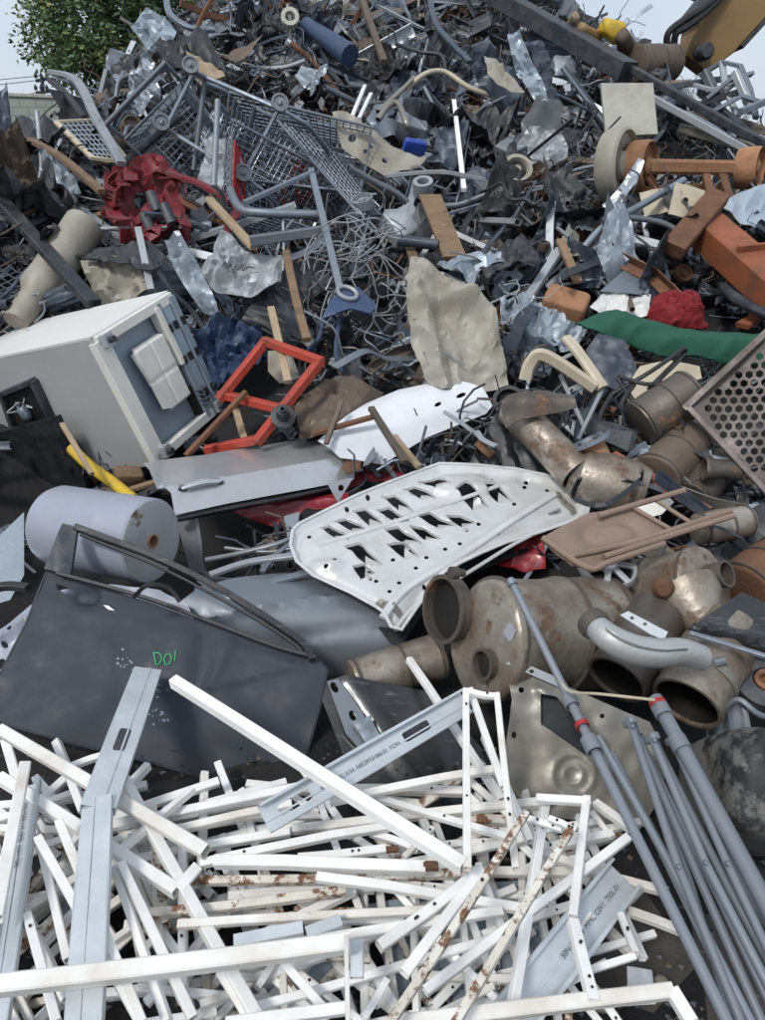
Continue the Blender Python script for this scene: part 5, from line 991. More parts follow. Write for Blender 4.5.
# pipes, bars, planks with a place of their own
for i, (nm, lb, cat_, m_, q, wd, hh, kd) in enumerate((
    ('steel_pipe', 'bent grey pipe lying across the crushed carts', 'pipe', 'zinc', [(230, 190, .55), (240, 208, .55), (262, 213, .55), (324, 215, .5)], 9, None, 'tube'),
    ('steel_bar', 'flat grey bar slanting over the lowest crushed cart', 'steel bar', 'zinc', [(244, 203, .6), (313, 172, .6)], 7, 4, 'bar'),
    ('steel_bar', 'steep grey bar from the cart frame down to the wire tangle', 'steel bar', 'zinc', [(311, 170, .6), (331, 252, .5), (340, 290, .4)], 7, 5, 'bar'),
    ('box_bar', 'thick grey box bar below the bent grey pipe', 'steel bar', 'grey', [(250, 241, .5), (328, 230, .48)], 13, 10, 'bar'),
    ('wood_batten', 'straw coloured batten leaning from the red bar down to the scrawled sheet', 'plank', 'pale_wood', [(209, 199, .5), (254, 248, .46)], 9, 5, 'bar'),
    ('steel_pipe', 'black pipe slanting up toward the cart casters', 'pipe', 'dark', [(124, 164, .4), (184, 112, .5)], 8, None, 'tube'),
    ('steel_beam', 'dark beam with a pale edge leaning down from the left edge to the refrigerator', 'steel beam', 'dark', [(-12, 186, .5), (94, 304, .4)], 15, 9, 'bar'),
    ('wood_batten', 'upright grey batten standing in front of the dented pale box panel', 'plank', 'lightgrey', [(138, 228, .45), (151, 290, .32)], 7, 4, 'bar'),
    ('wood_batten', 'long brown batten sloping down left of the crushed red housing', 'plank', 'wood', [(30, 140, .45), (62, 158, .45), (102, 192, .42)], 8, 5, 'bar'),
    ('wood_batten', 'grey brown post standing between wire tangle and red frame', 'plank', 'wood', [(286, 252, .45), (296, 300, .4), (307, 340, .3)], 8, 6, 'bar'),
    ('wood_batten', 'pale brown batten in front of the red frame', 'plank', 'pale_wood', [(271, 308, .4), (288, 382, .36)], 8, 5, 'bar'),
    ('steel_bar', 'rusty flat bar lying along the back edge of the white wing', 'steel bar', 'rust', [(312, 434, .2), (376, 416, .24)], 7, 4, 'bar'),
    ('steel_bar', 'dark brown bar lying down across the white wing', 'steel bar', 'brown', [(371, 408, .28), (405, 462, .26)], 7, 5, 'bar'),
    ('wood_batten', 'short pale batten end over the lower edge of the white wing', 'plank', 'pale_wood', [(394, 436, .25), (419, 467, .24)], 6, 5, 'bar'),
    ('steel_bar', 'short dark bar upright at the left end of the white wing', 'steel bar', 'brown', [(342, 401, .28), (326, 444, .2)], 5, 4, 'bar'),
    ('steel_bar', 'brown bar leaning against the refrigerator end by the red frame', 'steel bar', 'rust', [(246, 392, .35), (186, 456, .3)], 6, 5, 'bar'),
    ('wood_batten', 'grey batten stub behind the red frame foot', 'plank', 'pale_wood', [(236, 410, .2), (246, 446, .14)], 7, 5, 'bar'),
    ('steel_pipe', 'grey pipe bent into an elbow right of the rusty box', 'pipe', 'zinc', [(577, 256, .3), (604, 226, .42), (640, 206, .45), (684, 180, .5)], 7, None, 'tube'),
    ('steel_pipe', 'dark hooked pipe crossing above the grey square plate', 'pipe', 'grey', [(602, 222, .45), (630, 218, .46), (665, 224, .42), (690, 240, .36)], 6, None, 'tube'),
    ('steel_pipe', 'short zinc pipe leaning under the hooked pipe', 'pipe', 'zinc', [(608, 230, .4), (628, 262, .3)], 8, None, 'tube'),
    ('steel_bar', 'white upright strut in the middle of the upper heap', 'steel bar', 'white', [(454, 101, .5), (464, 190, .42)], 5, 4, 'bar'),
    ('steel_bar', 'paired white strut, the upper one beside the curly tubes', 'steel bar', 'white_car', [(365, 86, .5), (352, 117, .46)], 4, 3, 'bar'),
    ('steel_bar', 'paired white strut, the lower one beside the curly tubes', 'steel bar', 'white_car', [(371, 94, .48), (359, 119, .46)], 4, 3, 'bar'),
    ('steel_pipe', 'curly hooked tube above the dimpled panel', 'pipe', 'beigemetal', [(378, 120, .5), (388, 106, .55), (398, 104, .55), (406, 122, .5), (408, 128, .46)], 6, None, 'tube'),
    ('steel_pipe', 'olive bent tube running under the curly hooked tube', 'pipe', 'beigemetal', [(378, 112, .52), (400, 92, .55), (414, 78, .55)], 5, None, 'tube'),
    ('steel_pipe', 'pale curved tube arching over the white strut', 'pipe', 'beige', [(408, 88, .5), (425, 74, .58), (445, 72, .58), (470, 88, .5), (505, 100, .4)], 5, None, 'tube'),
    ('steel_bar', 'long dark bar slanting steeply near the top middle', 'steel bar', 'brown', [(362, 0, .5), (384, 62, .45)], 7, 5, 'bar'),
    ('steel_pipe', 'thick dark blue pipe with a cut end right of the wire tangle', 'pipe', 'darkblue', [(398, 240, .35), (438, 245, .34)], 11, None, 'tube'),
    ('steel_bar', 'thin pale rail across the middle of the heap below the white strut', 'steel bar', 'lightgrey', [(386, 176, .45), (440, 172, .48), (485, 180, .42)], 5, 4, 'bar'),
    ('steel_bar', 'curved dark car trim hanging over the beige torn sheet', 'trim', 'darkblue', [(430, 0, .6), (436, 24, .6), (452, 44, .58), (470, 62, .55)], 6, 3, 'bar'),
    ('steel_pipe', 'looped black bar standing near the top middle', 'pipe', 'dark', [(396, 44, .55), (420, 52, .58), (443, 58, .58), (444, 94, .46)], 4, None, 'tube'),
    ('steel_channel', 'white blue tube slanting down at the right of the tan sheet', 'steel bar', 'lightgrey', [(527, 300, .25), (560, 250, .35)], 9, 6, 'bar'),
    ('wood_batten', 'pointed brown plank splinter leaning over the slanting white blue tube', 'plank', 'wood', [(560, 240, .42), (578, 282, .34)], 9, 4, 'bar'),
    ('steel_bar', 'bright twisted door edge strip leaning at the upper left slope', 'steel bar', 'lightgrey', [(50, 72, .55), (76, 80, .55), (96, 118, .5), (122, 164, .42)], 9, 5, 'bar'),
    ('steel_bar', 'dark twisted door edge strip beside the bright one', 'steel bar', 'dark', [(50, 80, .5), (64, 92, .5), (84, 118, .46)], 6, 5, 'bar'),
    ('steel_pipe', 'black loop of hose on the left slope near the foil', 'hose', 'grey', [(116, 98, .4), (120, 80, .5), (136, 76, .5), (150, 84, .45)], 4, None, 'tube'),
    ('steel_bar', 'bent grey bar poking into the tree at the upper left', 'steel bar', 'zinc', [(166, -4, .6), (170, 14, .6), (190, 28, .55), (214, 30, .5)], 6, 4, 'bar'),
    ('steel_bar', 'thin pale bar stub reaching left against the tree', 'steel bar', 'beigemetal', [(120, 18, .75), (140, 30, .65)], 4, 3, 'bar'))):
    ST(nm, lb, cat_, m_, q, wd, hh, kd, wall=.004 if kd == 'tube' else 0)
p0, p1 = at(16, 322, .2), at(84, 226, .34); muffler('steel_pipe', 'thick rusty beige pipe on the left slope behind the leaning dark beam', 'pipe', 'tan', p0, p1 - p0, (p1 - p0).length, 21 * mpp(p0), prof=[(0, 0), (0, .07), (.25, .075), (.32, .11), (.97, .12), (1, .12), (1, .1), (.7, .1), (.7, 0)], seams=False)
ST('light_post', 'dark blue post with a rounded cap in front of the dark crest sheets', 'pipe', 'navy', [(306, 24, .5), (350, 56, .46)], 20, kind='tube', scale=[.7, 1.1])
g = MB(); c = at(290, 18, .55); a = V((.1, -.9, .4)).normalized(); k = mpp(c); g.lathe(c - a * .03, c + a * .03, [(0, 5 * k), (0, 9 * k), (1, 9 * k), (1, 5 * k), (0, 5 * k)], 20); g.build('steel_ring', M['concrete'], label='pale round ring near the heap top left of centre', cat='ring')
for i, (q, r, m_, lb) in enumerate((((516, 172, .42), 15, 'tan', 'round speaker like part with tan frame below the girder'), ((418, 178, .2), 9, 'grey', 'small grey wheel beside the thin pale rail'), ((508, 404, .1), 16, 'black', 'black rubber ring above the scorched pipe'), ((60, 200, .35), 13, 'dark', 'dark dish on the left slope above the thick rusty pipe'), ((680, 205, .42), 10, 'brown', 'brown round cap beside the rusty bracket'))):
    c = at(*q); k = mpp(c); a = V((.1 - .1 * i, -.75, .6)).normalized(); t = thing('round_part', c, lb, 'machine part')
    g = MB(); g.lathe(c - a * .05, c + a * .05, [(0, 0), (0, r * k * .8), (.7, r * k), (1, r * k), (1, r * k * .75), (.6, r * k * .6), (.7, r * k * .3), (.9, r * k * .25), (.9, 0)], 26); g.build('dish', M[m_], t)
    g = MB(); g.lathe(c + a * .02, c + a * .04, [(0, r * k * .62), (1, r * k * .55), (.5, r * k * .3)], 26); g.build('cone', M['soot' if i != 1 else 'dark'], t)
for i, (q, n_, sz) in enumerate((((687, 202, .5), (.1, -.9, .4), .19), ((655, 202, .4), (-.1, -.8, .5), .16))):
    c = at(*q); F = frame_of(V(n_)); g = MB(); g.sheet([(-.5, -.5), (.5, -.5), (.5, .5), (-.5, .5)], lambda u, v: (c + F @ V((u * sz, v * sz, .01 * nz(u, v, 0, 3))), F @ V((0, 0, 1))), [ell(-.05, .05, .09, .09, 9), ell(.2, -.15, .07, .07, 9)] if i == 0 else (), .2, .006)
    g.build('switch_plate', M['beige'], label=('pale square plate with two dark holes by the rusty bracket', 'cream tilted plate left of the holed square plate')[i], cat='metal panel')
t = thing('wire_rack', at(85, 140, .2), 'bent wire rack with pale frame on the left slope', 'rack')
g = MB(); q = [at(*p) for p in ((56, 122, .45), (96, 120, .45), (128, 162, .36), (92, 158, .36))]; wires(g, *q, 8, 8, .006); g.build('wire_panel', M['zinc'], t)
g = MB(); g.sweep(rect(.035, .025), q + [q[0]]); g.build('frame', M['beige'], t)
for q, lb in (((263, 122, .5), 'blue plastic scrap inside the tipped cart'), ((414, 148, .45), 'small bright blue plastic bit on the dimpled panel')):
    pass
g = MB(); c = at(415, 147, .5); rbox(g, c, (.16, .05, .1), Euler((.6, .2, .3)).to_matrix(), .4, 8, lambda p: .015 * nz(p.x, p.y, p.z, 14)); g.build('plastic_bit', M['blueplastic'], label='small bright blue plastic bit on the dimpled panel', cat='plastic')
SH('number_plate', 'white plastic card by the end of the red oxide bar', 'card', 'plast_white', [(632, 512), (640, 500), (668, 496), (674, 502), (662, 514), (640, 520)], plane(652, 508, .3, (0, -.45, .9)), None, 8, .004)
# ------------------------------------------------------------------ white square tubes in front
TG = 'white square tubes dumped in front'
LAY = lambda n: .05 + .036 * n
rt = random.Random(77)
def white(a, b, w, lay, label, rusty=0, bend=None, cap=False):
    P = [at(a[0], a[1], LAY(lay) + rt.uniform(-.008, .008)), at(b[0], b[1], LAY(lay) + rt.uniform(-.008, .008))]
    if bend: P.append(at(bend[0], bend[1], LAY(lay)))
    k = mpp(P[0].lerp(P[1], .5)); W = w * k / (1.62 if w < 16 else 1.5); Hh = W * rt.uniform(.9, 1.15)
    d = (P[1] - P[0]); n = max(2, int(d.length / .12)); Q = []
    ph = rt.uniform(0, 6); am = rt.uniform(.0, .009)
    for i in range(n + 1):
        t_ = i / n; Q.append(P[0].lerp(P[1], t_) + V((0, 0, am * math.sin(ph + t_ * 4))))
    g = MB(); rx = rt.uniform(-.5, .5); upv = V((math.sin(rx), -.25, math.cos(rx)))
    g.sweep(rect(W, Hh, .1), Q, up=upv, inner=rect(W - .005, Hh - .005, .1))
    o = g.build('square_tube', M['white_rusty' if rusty else rt.choice(['white', 'white', 'white_stained'])], label=label, cat='metal tube', group=TG)
    if bend:
        g = MB(); g.bar(P[1], P[2], W * .96, Hh * .96, up=upv, wall=.0025); g.build('end_leg', M['white_rusty' if rusty else 'white'], o)
    if rt.random() < .3:
        dd = d.normalized(); nu = (upv - dd * upv.dot(dd)).normalized()
        for _ in range(rt.randint(1, 3)):
            e = P[0].lerp(P[1], rt.uniform(.1, .9)) + nu * (Hh / 2 + .001) + V((0, 0, .002)); g = MB(); g.lathe(e - nu * .004, e + nu * .001, [(0, .003), (1, .003), (1, 0)], 8); g.build('drill_hole', M['soot'], o)  # dark discs paint the shade inside drilled holes
    if cap:
        for e, s in ((P[1], 1),):
            dd = d.normalized(); g = MB(); g.tube([e - dd * .004, e + dd * .03], W * .42, 10); g.build('plug', M['rust'], o)
    return o
T = [
 ((0, 730), (206, 852), 18, 5, 'long white tube sloping down from the left edge just below the dark door'),
 ((0, 778), (177, 891), 17, 4, 'white tube sloping down from the left edge behind the folded stud, open dark end', 0, (197, 868)),
 ((6, 742), (34, 836), 15, 2, 'white tube steeply under the long left tube'),
 ((25, 765), (-4, 920), 18, 6, 'wide white tube standing steep at the far left with a rusty top'),
 ((59, 822), (142, 1024), 15, 6, 'white elbow tube running down beside the folded stud', 0, (38, 838)),
 ((40, 842), (68, 960), 13, 3, 'white tube behind the elbow tube left of the folded stud'),
 ((27, 915), (57, 1024), 15, 4, 'short steep white tube at the lower left edge'),
 ((-8, 987), (350, 943), 26, 8, 'thickest white tube lying level across the lower left front'),
 ((115, 868), (168, 1022), 13, 5, 'white tube running down right of the folded stud, the left of two'),
 ((121, 865), (193, 1018), 15, 5, 'white tube running down right of the folded stud, the right of two'),
 ((56, 740), (84, 812), 13, 3, 'short white tube dropping from the dark door edge at left'),
 ((72, 766), (108, 754), 11, 3, 'small white stub lying against the dark door bottom'),
 ((120, 772), (258, 1022), 17, 4, 'long white tube slanting down from the folded stud top to the bottom edge'),
 ((122, 851), (193, 788), 12, 4, 'white tube rising to the right with a rusty end near the dark door'),
 ((113, 826), (300, 787), 14, 3, 'white tube just below the dark door, topmost of the level ones'),
 ((128, 838), (292, 806), 13, 3, 'white tube second below the dark door on the left'),
 ((110, 864), (290, 832), 14, 2, 'white tube third below the dark door on the left'),
 ((270, 830), (541, 804), 14, 2, 'white tube with black specks crossing under the two steep frame tubes'),
 ((200, 862), (396, 826), 13, 4, 'white tube with drilled dots rising right in the middle'),
 ((330, 801), (497, 769), 13, 4, 'white tube lying on the black door, highest on the right'),
 ((215, 863), (425, 866), 17, 5, 'level white tube with a rusted plug in its right end, longer one', 0, None, True),
 ((298, 858), (386, 850), 13, 4, 'short white tube with brown plug above the longer plugged one', 0, None, True),
 ((160, 881), (472, 874), 13, 3, 'rust flecked white tube level across the middle', 1),
 ((317, 879), (520, 906), 15, 5, 'white tube sloping gently down right in the middle of the pile'),
 ((145, 914), (346, 892), 14, 3, 'rust streaked white tube left of centre, just above the watery gap', 1),
 ((178, 926), (462, 907), 13, 4, 'white tube with scuffed top, level left of centre'),
 ((224, 957), (502, 911), 15, 5, 'white tube rising right just above the thickest front tube'),
 ((255, 1006), (492, 941), 13, 3, 'white tube rising right under the front pile centre'),
 ((284, 963), (330, 1016), 14, 4, 'short white tube dropping steeply below the thickest front tube'),
 ((221, 972), (252, 1022), 16, 4, 'stubby white tube at the bottom below the thickest front tube'),
 ((226, 1024), (349, 1008), 17, 7, 'white tube along the bottom edge left of the thin upright strip'),
 ((395, 1024), (672, 991), 21, 8, 'white tube lying level along the bottom edge at right with a bent end', 0, (692, 1024)),
 ((379, 948), (481, 870), 16, 6, 'white tube with an L shaped end in the middle front', 0, (404, 974)),
 ((526, 815), (388, 1026), 13, 10, 'rusty round edged white tube slanting over the pile, upper of the two', 1),
 ((570, 832), (452, 1028), 13, 10, 'rusty white tube slanting over the pile, lower of the two', 1),
 ((425, 991), (628, 838), 15, 6, 'white tube rising steeply right across the front right pile'),
 ((546, 799), (510, 1024), 15, 6, 'steep white tube right of the two rusty slanting ones'),
 ((587, 798), (573, 918), 14, 7, 'upright white tube at the right with a bracket at its foot', 0),
 ((573, 920), (593, 1004), 17, 8, 'upright white tube stub below the bracket foot, right front'),
 ((536, 800), (590, 800), 13, 7, 'short level white tube joining the tops of two steep right tubes'),
 ((528, 817), (562, 831), 10, 8, 'small white stub between the two rusty tube tops'),
 ((549, 818), (575, 831), 10, 9, 'tiny bright white stub on top of the lower rusty tube'),
 ((596, 802), (630, 830), 13, 4, 'short white tube dropping right from the steep right tubes'),
 ((592, 812), (611, 838), 9, 3, 'thin white stub under the short dropping tube'),
 ((612, 834), (540, 850), 13, 3, 'short white tube lying flat behind the upright right tube'),
 ((538, 853), (668, 893), 13, 3, 'white tube sloping down right under the stud with lettering'),
 ((628, 911), (684, 932), 14, 2, 'white tube end reaching to the blue grey poles'),
 ((621, 912), (635, 956), 11, 5, 'short white tube hanging beside the lettered stud end', 0, (584, 972)),
 ((466, 688), (467, 872), 12, 8, 'upright white tube standing tallest in front of the black door'),
 ((470, 690), (504, 788), 12, 7, 'white tube leaning from the tallest upright down right', 0),
 ((484, 736), (530, 842), 11, 5, 'thin white tube behind the leaning frame tubes'),
 ((497, 695), (516, 870), 11, 8, 'second upright white tube right of the tallest one'),
 ((468, 692), (500, 697), 9, 8, 'short white crossbar joining the two uprights at the top'),
 ((409, 661), (502, 798), 12, 3, 'white tube sticking up behind the slanted stud, beside the exhaust box'),
 ((174, 682), (464, 866), 18, 8, 'longest white tube slanting from the dark door down to the centre'),
 ((406, 849), (507, 842), 12, 2, 'short level white tube behind the tallest upright'),
 ((378, 797), (508, 839), 11, 3, 'white tube sloping down right behind the uprights'),
 ((370, 834), (418, 848), 11, 3, 'white stub behind the longest slanting tube'),
 ((404, 857), (433, 829), 9, 5, 'thin white peg by the rusted plugs'),
 ((257, 988), (274, 962), 11, 3, 'small white stub below the thickest front tube'),
 ((200, 1004), (236, 994), 12, 2, 'short white stub deep under the bottom left tubes'),
 ((413, 898), (417, 1014), 11, 2, 'upright white tube deep under the front centre, left one'),
 ((463, 925), (471, 1004), 11, 2, 'upright white tube deep under the front centre, right one'),
 ((387, 980), (363, 1018), 12, 3, 'short white tube steep below the L shaped end'),
 ((346, 936), (348, 1024), 7, 9, 'thin upright white strip at the end of the thickest front tube'),
 ((0, 812), (60, 858), 12, 1, 'white tube low at the left edge under the second sloping tube'),
 ((590, 915), (516, 1000), 13, 4, 'white tube slanting left beside the lettered stud'),
]
for r in T: white(*r)
# more of the same below
for i in range(195):
    y = rt.uniform(790, 1030); x = rt.uniform(-20, 620)
    if x > 480 and y < 830: continue
    an = rt.choice([rt.gauss(-8, 8), rt.gauss(-8, 10), rt.gauss(58, 12), rt.gauss(-40, 10), rt.gauss(80, 8)]); L = rt.uniform(70, 190)
    dx, dy = math.cos(rad(an)) * L / 2, math.sin(rad(an)) * L / 2
    if y - abs(dy) < 760: continue
    if max(x - dx, x + dx) > 655: continue
    white((x - dx, y - dy), (x + dx, y + dy), rt.uniform(11, 14.5), rt.uniform(-.8, 2.6), 'white square tube half hidden at the bottom of the white tube pile', rt.random() < .2)
# galvanised studs
def stud(label, a, b, wpx, lay, n=None, holes=(), fold=None, txt=None, flip=1, txtpos=.3, tsize=.5, offb=None, t=None):
    p, q = at(a[0], a[1], lay), at(b[0], b[1], lay if offb is None else offb); d = (q - p); L = d.length; d.normalize(); nn = V(n or (0, -.5, .86)); nn = (nn - d * nn.dot(d)).normalized(); s = nn.cross(d)
    W = wpx * mpp(p.lerp(q, .5)); t = t or thing('steel_stud', p.lerp(q, .5) - V((0, 0, .02)), label, 'steel stud', 'galvanised channel studs')
    hs = [[(h * L + x * .045, y * W * .2) for x, y in ((-1, -.8), (-.8, -1), (.8, -1), (1, -.8), (1, .8), (.8, 1), (-.8, 1), (-1, .8))] for h in holes]
    fb_ = lambda u: -.10 * max(0, u / L - fold) ** 1 * L if fold else 0
    mp = lambda u, v: (p + d * u + s * v + nn * (.0015 * nz(u, v, a[0], 9) + .003 * nz(u, 0, a[1], 4)), nn)
    g = MB(); g.sheet([(0, -W / 2), (L, -W / 2), (L, W / 2), (0, W / 2)], mp, hs, .04, .0018); g.sheet([(0, -W * .12), (L, -W * .12), (L, -W * .06), (0, -W * .06)], lambda u, v: (mp(u, v)[0] + nn * .003, nn), [], .2, .002); g.build('web', M['galv'], t)
    g = MB()
    for sg in (-1, 1):
        e = lambda u, o, z: p + d * u + s * (sg * (W / 2 + o)) + nn * (z * flip)
        fl = W * .32
        g.sweep(box4(.0025, fl), [e(0, 0, fl / 2), e(L * .5, .002, fl / 2), e(L, 0, fl / 2)], up=nn * flip); g.sweep(box4(fl * .25, .0022), [e(0, -fl * .12, fl), e(L, -fl * .12, fl)], up=nn * flip)
    g.build('flange', M['galv'], t)
    if txt:
        vs, fs = lettering(txt, p + d * (L * txtpos) - s * (W * .12) + nn * .006, d, s, W * tsize); g = MB(); g.add(vs, fs); g.build('printed_lettering', M['ink'], t, smooth=False)
    return t
stud('slanted steel stud with printed lettering and cut holes, lying up to the black door', (264, 820), (466, 702), 26, .26, (0, -.62, .78), (.13, .72), txt='B41 x  MHC 3154  N0C5P3.0 060-33  YC5N', txtpos=.24, tsize=.2)
stud('steel stud with printed lettering at the front right among white tubes', (505, 1026), (622, 876), 38, .2, (-.05, -.5, .86), (), txt='50N-Y50A v  MMC C0V1  750L-01', txtpos=.42, tsize=.2)
stud('steel stud with printed lettering standing steep at the left edge', (30, 785), (-6, 1030), 25, .2, (.1, -.5, .86), (), txt='50N-Y50A v M  MMC  C0V1 750L', txtpos=.1, tsize=.24)
a = stud('folded galvanised steel stud, upper end leaning on the dark door, kinked in the middle', (98, 806), (148, 668), 29, .30, (.2, -.7, .68), (.42,), flip=-1, offb=.24)
stud('', (97, 797), (82, 1030), 31, .30, (.05, -.5, .86), (), flip=-1, t=a)
SH('sheet_offcut', 'pale galvanised offcut on the dark ground beside the blue grey poles', 'sheet metal', 'galv', [(627, 966), (652, 970), (656, 1004), (628, 1006)], plane(640, 986, .03, (0, -.3, .95)), crumple(.004, .1), 6, .003)
for i, (p, n_, lb) in enumerate(((( [(230, 938), (300, 922), (306, 936), (238, 948)], ), .14, 'small galvanised sleeve on the white tubes left of centre'), (([(305, 928), (340, 914), (342, 930), (308, 942)],), .15, 'small galvanised sleeve on the white tubes right of its twin'))):
    poly = p[0]; ST('tube_sleeve', lb, 'metal tube', 'galv', [((poly[0][0] + poly[3][0]) / 2, (poly[0][1] + poly[3][1]) / 2, .22), ((poly[1][0] + poly[2][0]) / 2, (poly[1][1] + poly[2][1]) / 2, .22)], 13, 11, wall=.002)
ST('tube_sleeve', 'short galvanised sleeve standing by the thin upright strip', 'metal tube', 'galv', [(357, 940, .3), (357, 978, .28)], 14, 10, wall=.002)
for i, q in enumerate(([(360, 905), (520, 880), (560, 960), (400, 1000)], [(160, 960), (340, 955), (330, 1010), (190, 1020)], [(440, 960), (520, 940), (560, 1015), (450, 1020)], [(60, 900), (110, 890), (100, 960), (60, 960)])):
    SH('sheet_offcut', ('pale blue sheet lying under the front centre tubes', 'pale blue sheet lying under the bottom left tubes', 'pale blue sheet lying under the bottom right tubes', 'pale blue sheet lying under the folded stud')[i], 'sheet metal', 'paleblue', q, plane(sum(p[0] for p in q) / 4, sum(p[1] for p in q) / 4, .02, (0, -.15, .98)), crumple(.015, .02, i), 10, .003)
for i, (q, s) in enumerate(((((600, 1000), .05)), ((500, 985), .06), ((665, 985), .03))):
    c = at(q[0], q[1], .02); g = MB(); rbox(g, c, (s * 1.4, s, s * .6), Euler((.2, .3, i)).to_matrix(), .7, 8, lambda p: .01 * nz(p.x, p.y, p.z, 30)); g.build('rubble_stone', M['tan'], label=('brown stone on the dark ground by the upright tube stub', 'pale stone under the steep tubes', 'small stone chip beside the blue grey poles')[i], cat='stone')
# ------------------------------------------------------------------ the loose scrap of the heap, piece by piece
rf = random.Random(2024)
def rv(s): return V((rf.gauss(0, s), rf.gauss(0, s), rf.gauss(0, s)))
def wander(L, n, bend, flat=.5):
    d = V((1, 0, 0)); p = V((-L / 2, 0, 0)); out = [p.copy()]
    for _ in range(n):
        d = (d + V((rf.gauss(0, bend), rf.gauss(0, bend), rf.gauss(0, bend * flat)))).normalized(); p = p + d * (L / n); out.append(p.copy())
    c = sum(out, V()) / len(out); return [q - c for q in out]
def blob(r, n=9, a=.35):
    return [(r * (1 + rf.uniform(-a, a)) * math.cos(2 * PI * i / n) * 1.2, r * (1 + rf.uniform(-a, a)) * math.sin(2 * PI * i / n) * .85) for i in range(n)]
def mk_sheet(i):
    g = MB(); s = rf.uniform(0, 99); am = rf.uniform(.03, .09); fo = rf.uniform(-.12, .12); fs = rf.uniform(.3, 1.6); th = rf.uniform(0, 3)
    g.sheet(blob(.24, 11, .45), lambda u, v: (V((u, v, am * nz(u, v, s, 5) + am * .7 * (1 - abs(2 * nz(u, v, s + 5, 7))) + am * .3 * (1 - abs(2 * nz(u, v, s + 8, 16))) + fs * max(0, u * math.cos(th) + v * math.sin(th) - fo))), V((0, 0, 1))), (), .03, .004); return g
def mk_panel(i):
    g = MB(); w_, h = rf.uniform(.18, .3), rf.uniform(.1, .18); s = rf.uniform(0, 99); hs = []
    for k in range(rf.randint(1, 4)): hs.append(ell(rf.uniform(-.7, .7) * w_, rf.uniform(-.6, .6) * h, rf.uniform(.015, .045), rf.uniform(.012, .03), 9, rf.uniform(0, 3)))
    hs = [hs[0]] + [q for j, q in enumerate(hs[1:], 1) if all(math.hypot(q[0][0] - p[0][0], q[0][1] - p[0][1]) > .12 for p in hs[:j])]
    P = [(-w_, -h * .8), (-w_ * .7, -h), (w_ * .8, -h * rf.uniform(.6, 1)), (w_, h * .3), (w_ * .7, h), (-w_ * .8, h * rf.uniform(.7, 1))]
    hs = [q for q in hs if all(inside(p, P) for p in q)]
    ri = rf.uniform(-.4, .4)
    g.sheet(P, lambda u, v: (V((u, v, .03 * nz(u, v, s, 5) + .02 * gau(v - ri * h, .02) - .06 * max(0, abs(u) - w_ * .8) / (w_ * .2) + .25 * u * u)), V((0, 0, 1))), hs, .035, .004); return g
def mk_shell(i):
    g = MB(); s = rf.uniform(0, 99); r = rf.uniform(.08, .16); L = rf.uniform(.2, .4)
    g.sheet([(-L, -1.2), (L * .9, -1.3), (L, .9), (L * .2, 1.3), (-L * .9, 1.1)], lambda u, v: (V((u, r * math.sin(v) + .02 * nz(u, v, s, 3), r * math.cos(v) - r + .03 * nz(u, v, s + 4, 4) - .3 * u * u)), V((0, math.sin(v), math.cos(v)))), (), .09, .005); return g
def mk_strip(i):
    g = MB(); w_ = rf.uniform(.025, .08); g.sweep(box4(w_, .005), smooth_path(wander(rf.uniform(.5, 1.0), 5, .35), 4), twist=rf.uniform(-2, 2)); return g
def mk_pipe(i):
    g = MB(); r = rf.uniform(.012, .03); P = wander(rf.uniform(.5, 1.1), rf.randint(1, 4), .3); g.tube(smooth_path(P, 5) if len(P) > 2 else P, r, 9, .004); return g
def mk_bar(i):
    g = MB(); w_ = rf.uniform(.02, .05); P = wander(rf.uniform(.5, 1.2), rf.randint(1, 3), .12)
    if i % 3 == 0: t = .005; g.sweep([(-w_, -w_), (w_, -w_), (w_, -w_ + t), (-w_ + t, -w_ + t), (-w_ + t, w_), (-w_, w_)], P)
    elif i % 3 == 1: g.sweep(rect(w_, w_ * .8, .1), P, inner=rect(w_ - .006, w_ * .8 - .006, .1))
    else: t = .004; a = w_ * 1.2; g.sweep([(-a, -w_ * .6), (a, -w_ * .6), (a, w_ * .6), (a - t, w_ * .6), (a - t, -w_ * .6 + t), (-a + t, -w_ * .6 + t), (-a + t, w_ * .6), (-a, w_ * .6)], P)
    return g
def mk_long(i):
    g = MB(); P = smooth_path(wander(rf.uniform(.9, 1.7), 6, .16), 4) if i % 4 == 0 else wander(rf.uniform(.9, 1.7), rf.randint(2, 4), .14); w_ = rf.uniform(.012, .03)
    if i % 3 == 0: g.tube(P, w_ * .5, 8)
    elif i % 3 == 1: g.sweep(rect(w_, w_ * .7, .15), P, twist=rf.uniform(-1, 1))
    else: g.sweep([(-w_, -.012), (w_, -.012), (w_ * .8, .0), (w_, .012), (-w_, .012)], P, twist=rf.uniform(-1, 1))
    return g
def mk_strand(i):
    g = MB()
    for _ in range(rf.randint(1, 3)): g.tube(smooth_path([p + rv(.03) for p in wander(rf.uniform(.7, 1.5), 8, .4)], 4), rf.uniform(.0035, .007), 5)
    return g
def mk_big(i):
    g = MB(); s = rf.uniform(0, 99); am = rf.uniform(.06, .14); fs = rf.uniform(.3, 1.2); th = rf.uniform(0, 3)
    g.sheet(blob(.3, 12, .5), lambda u, v: (V((u, v, am * nz(u, v, s, 3) + am * (1 - abs(2 * nz(u, v, s + 5, 4))) + am * .4 * (1 - abs(2 * nz(u, v, s + 8, 9))) + am * .15 * (1 - abs(2 * nz(u, v, s + 2, 20))) + fs * max(0, u * math.cos(th) + v * math.sin(th)))), V((0, 0, 1))), (), .028, .004); return g
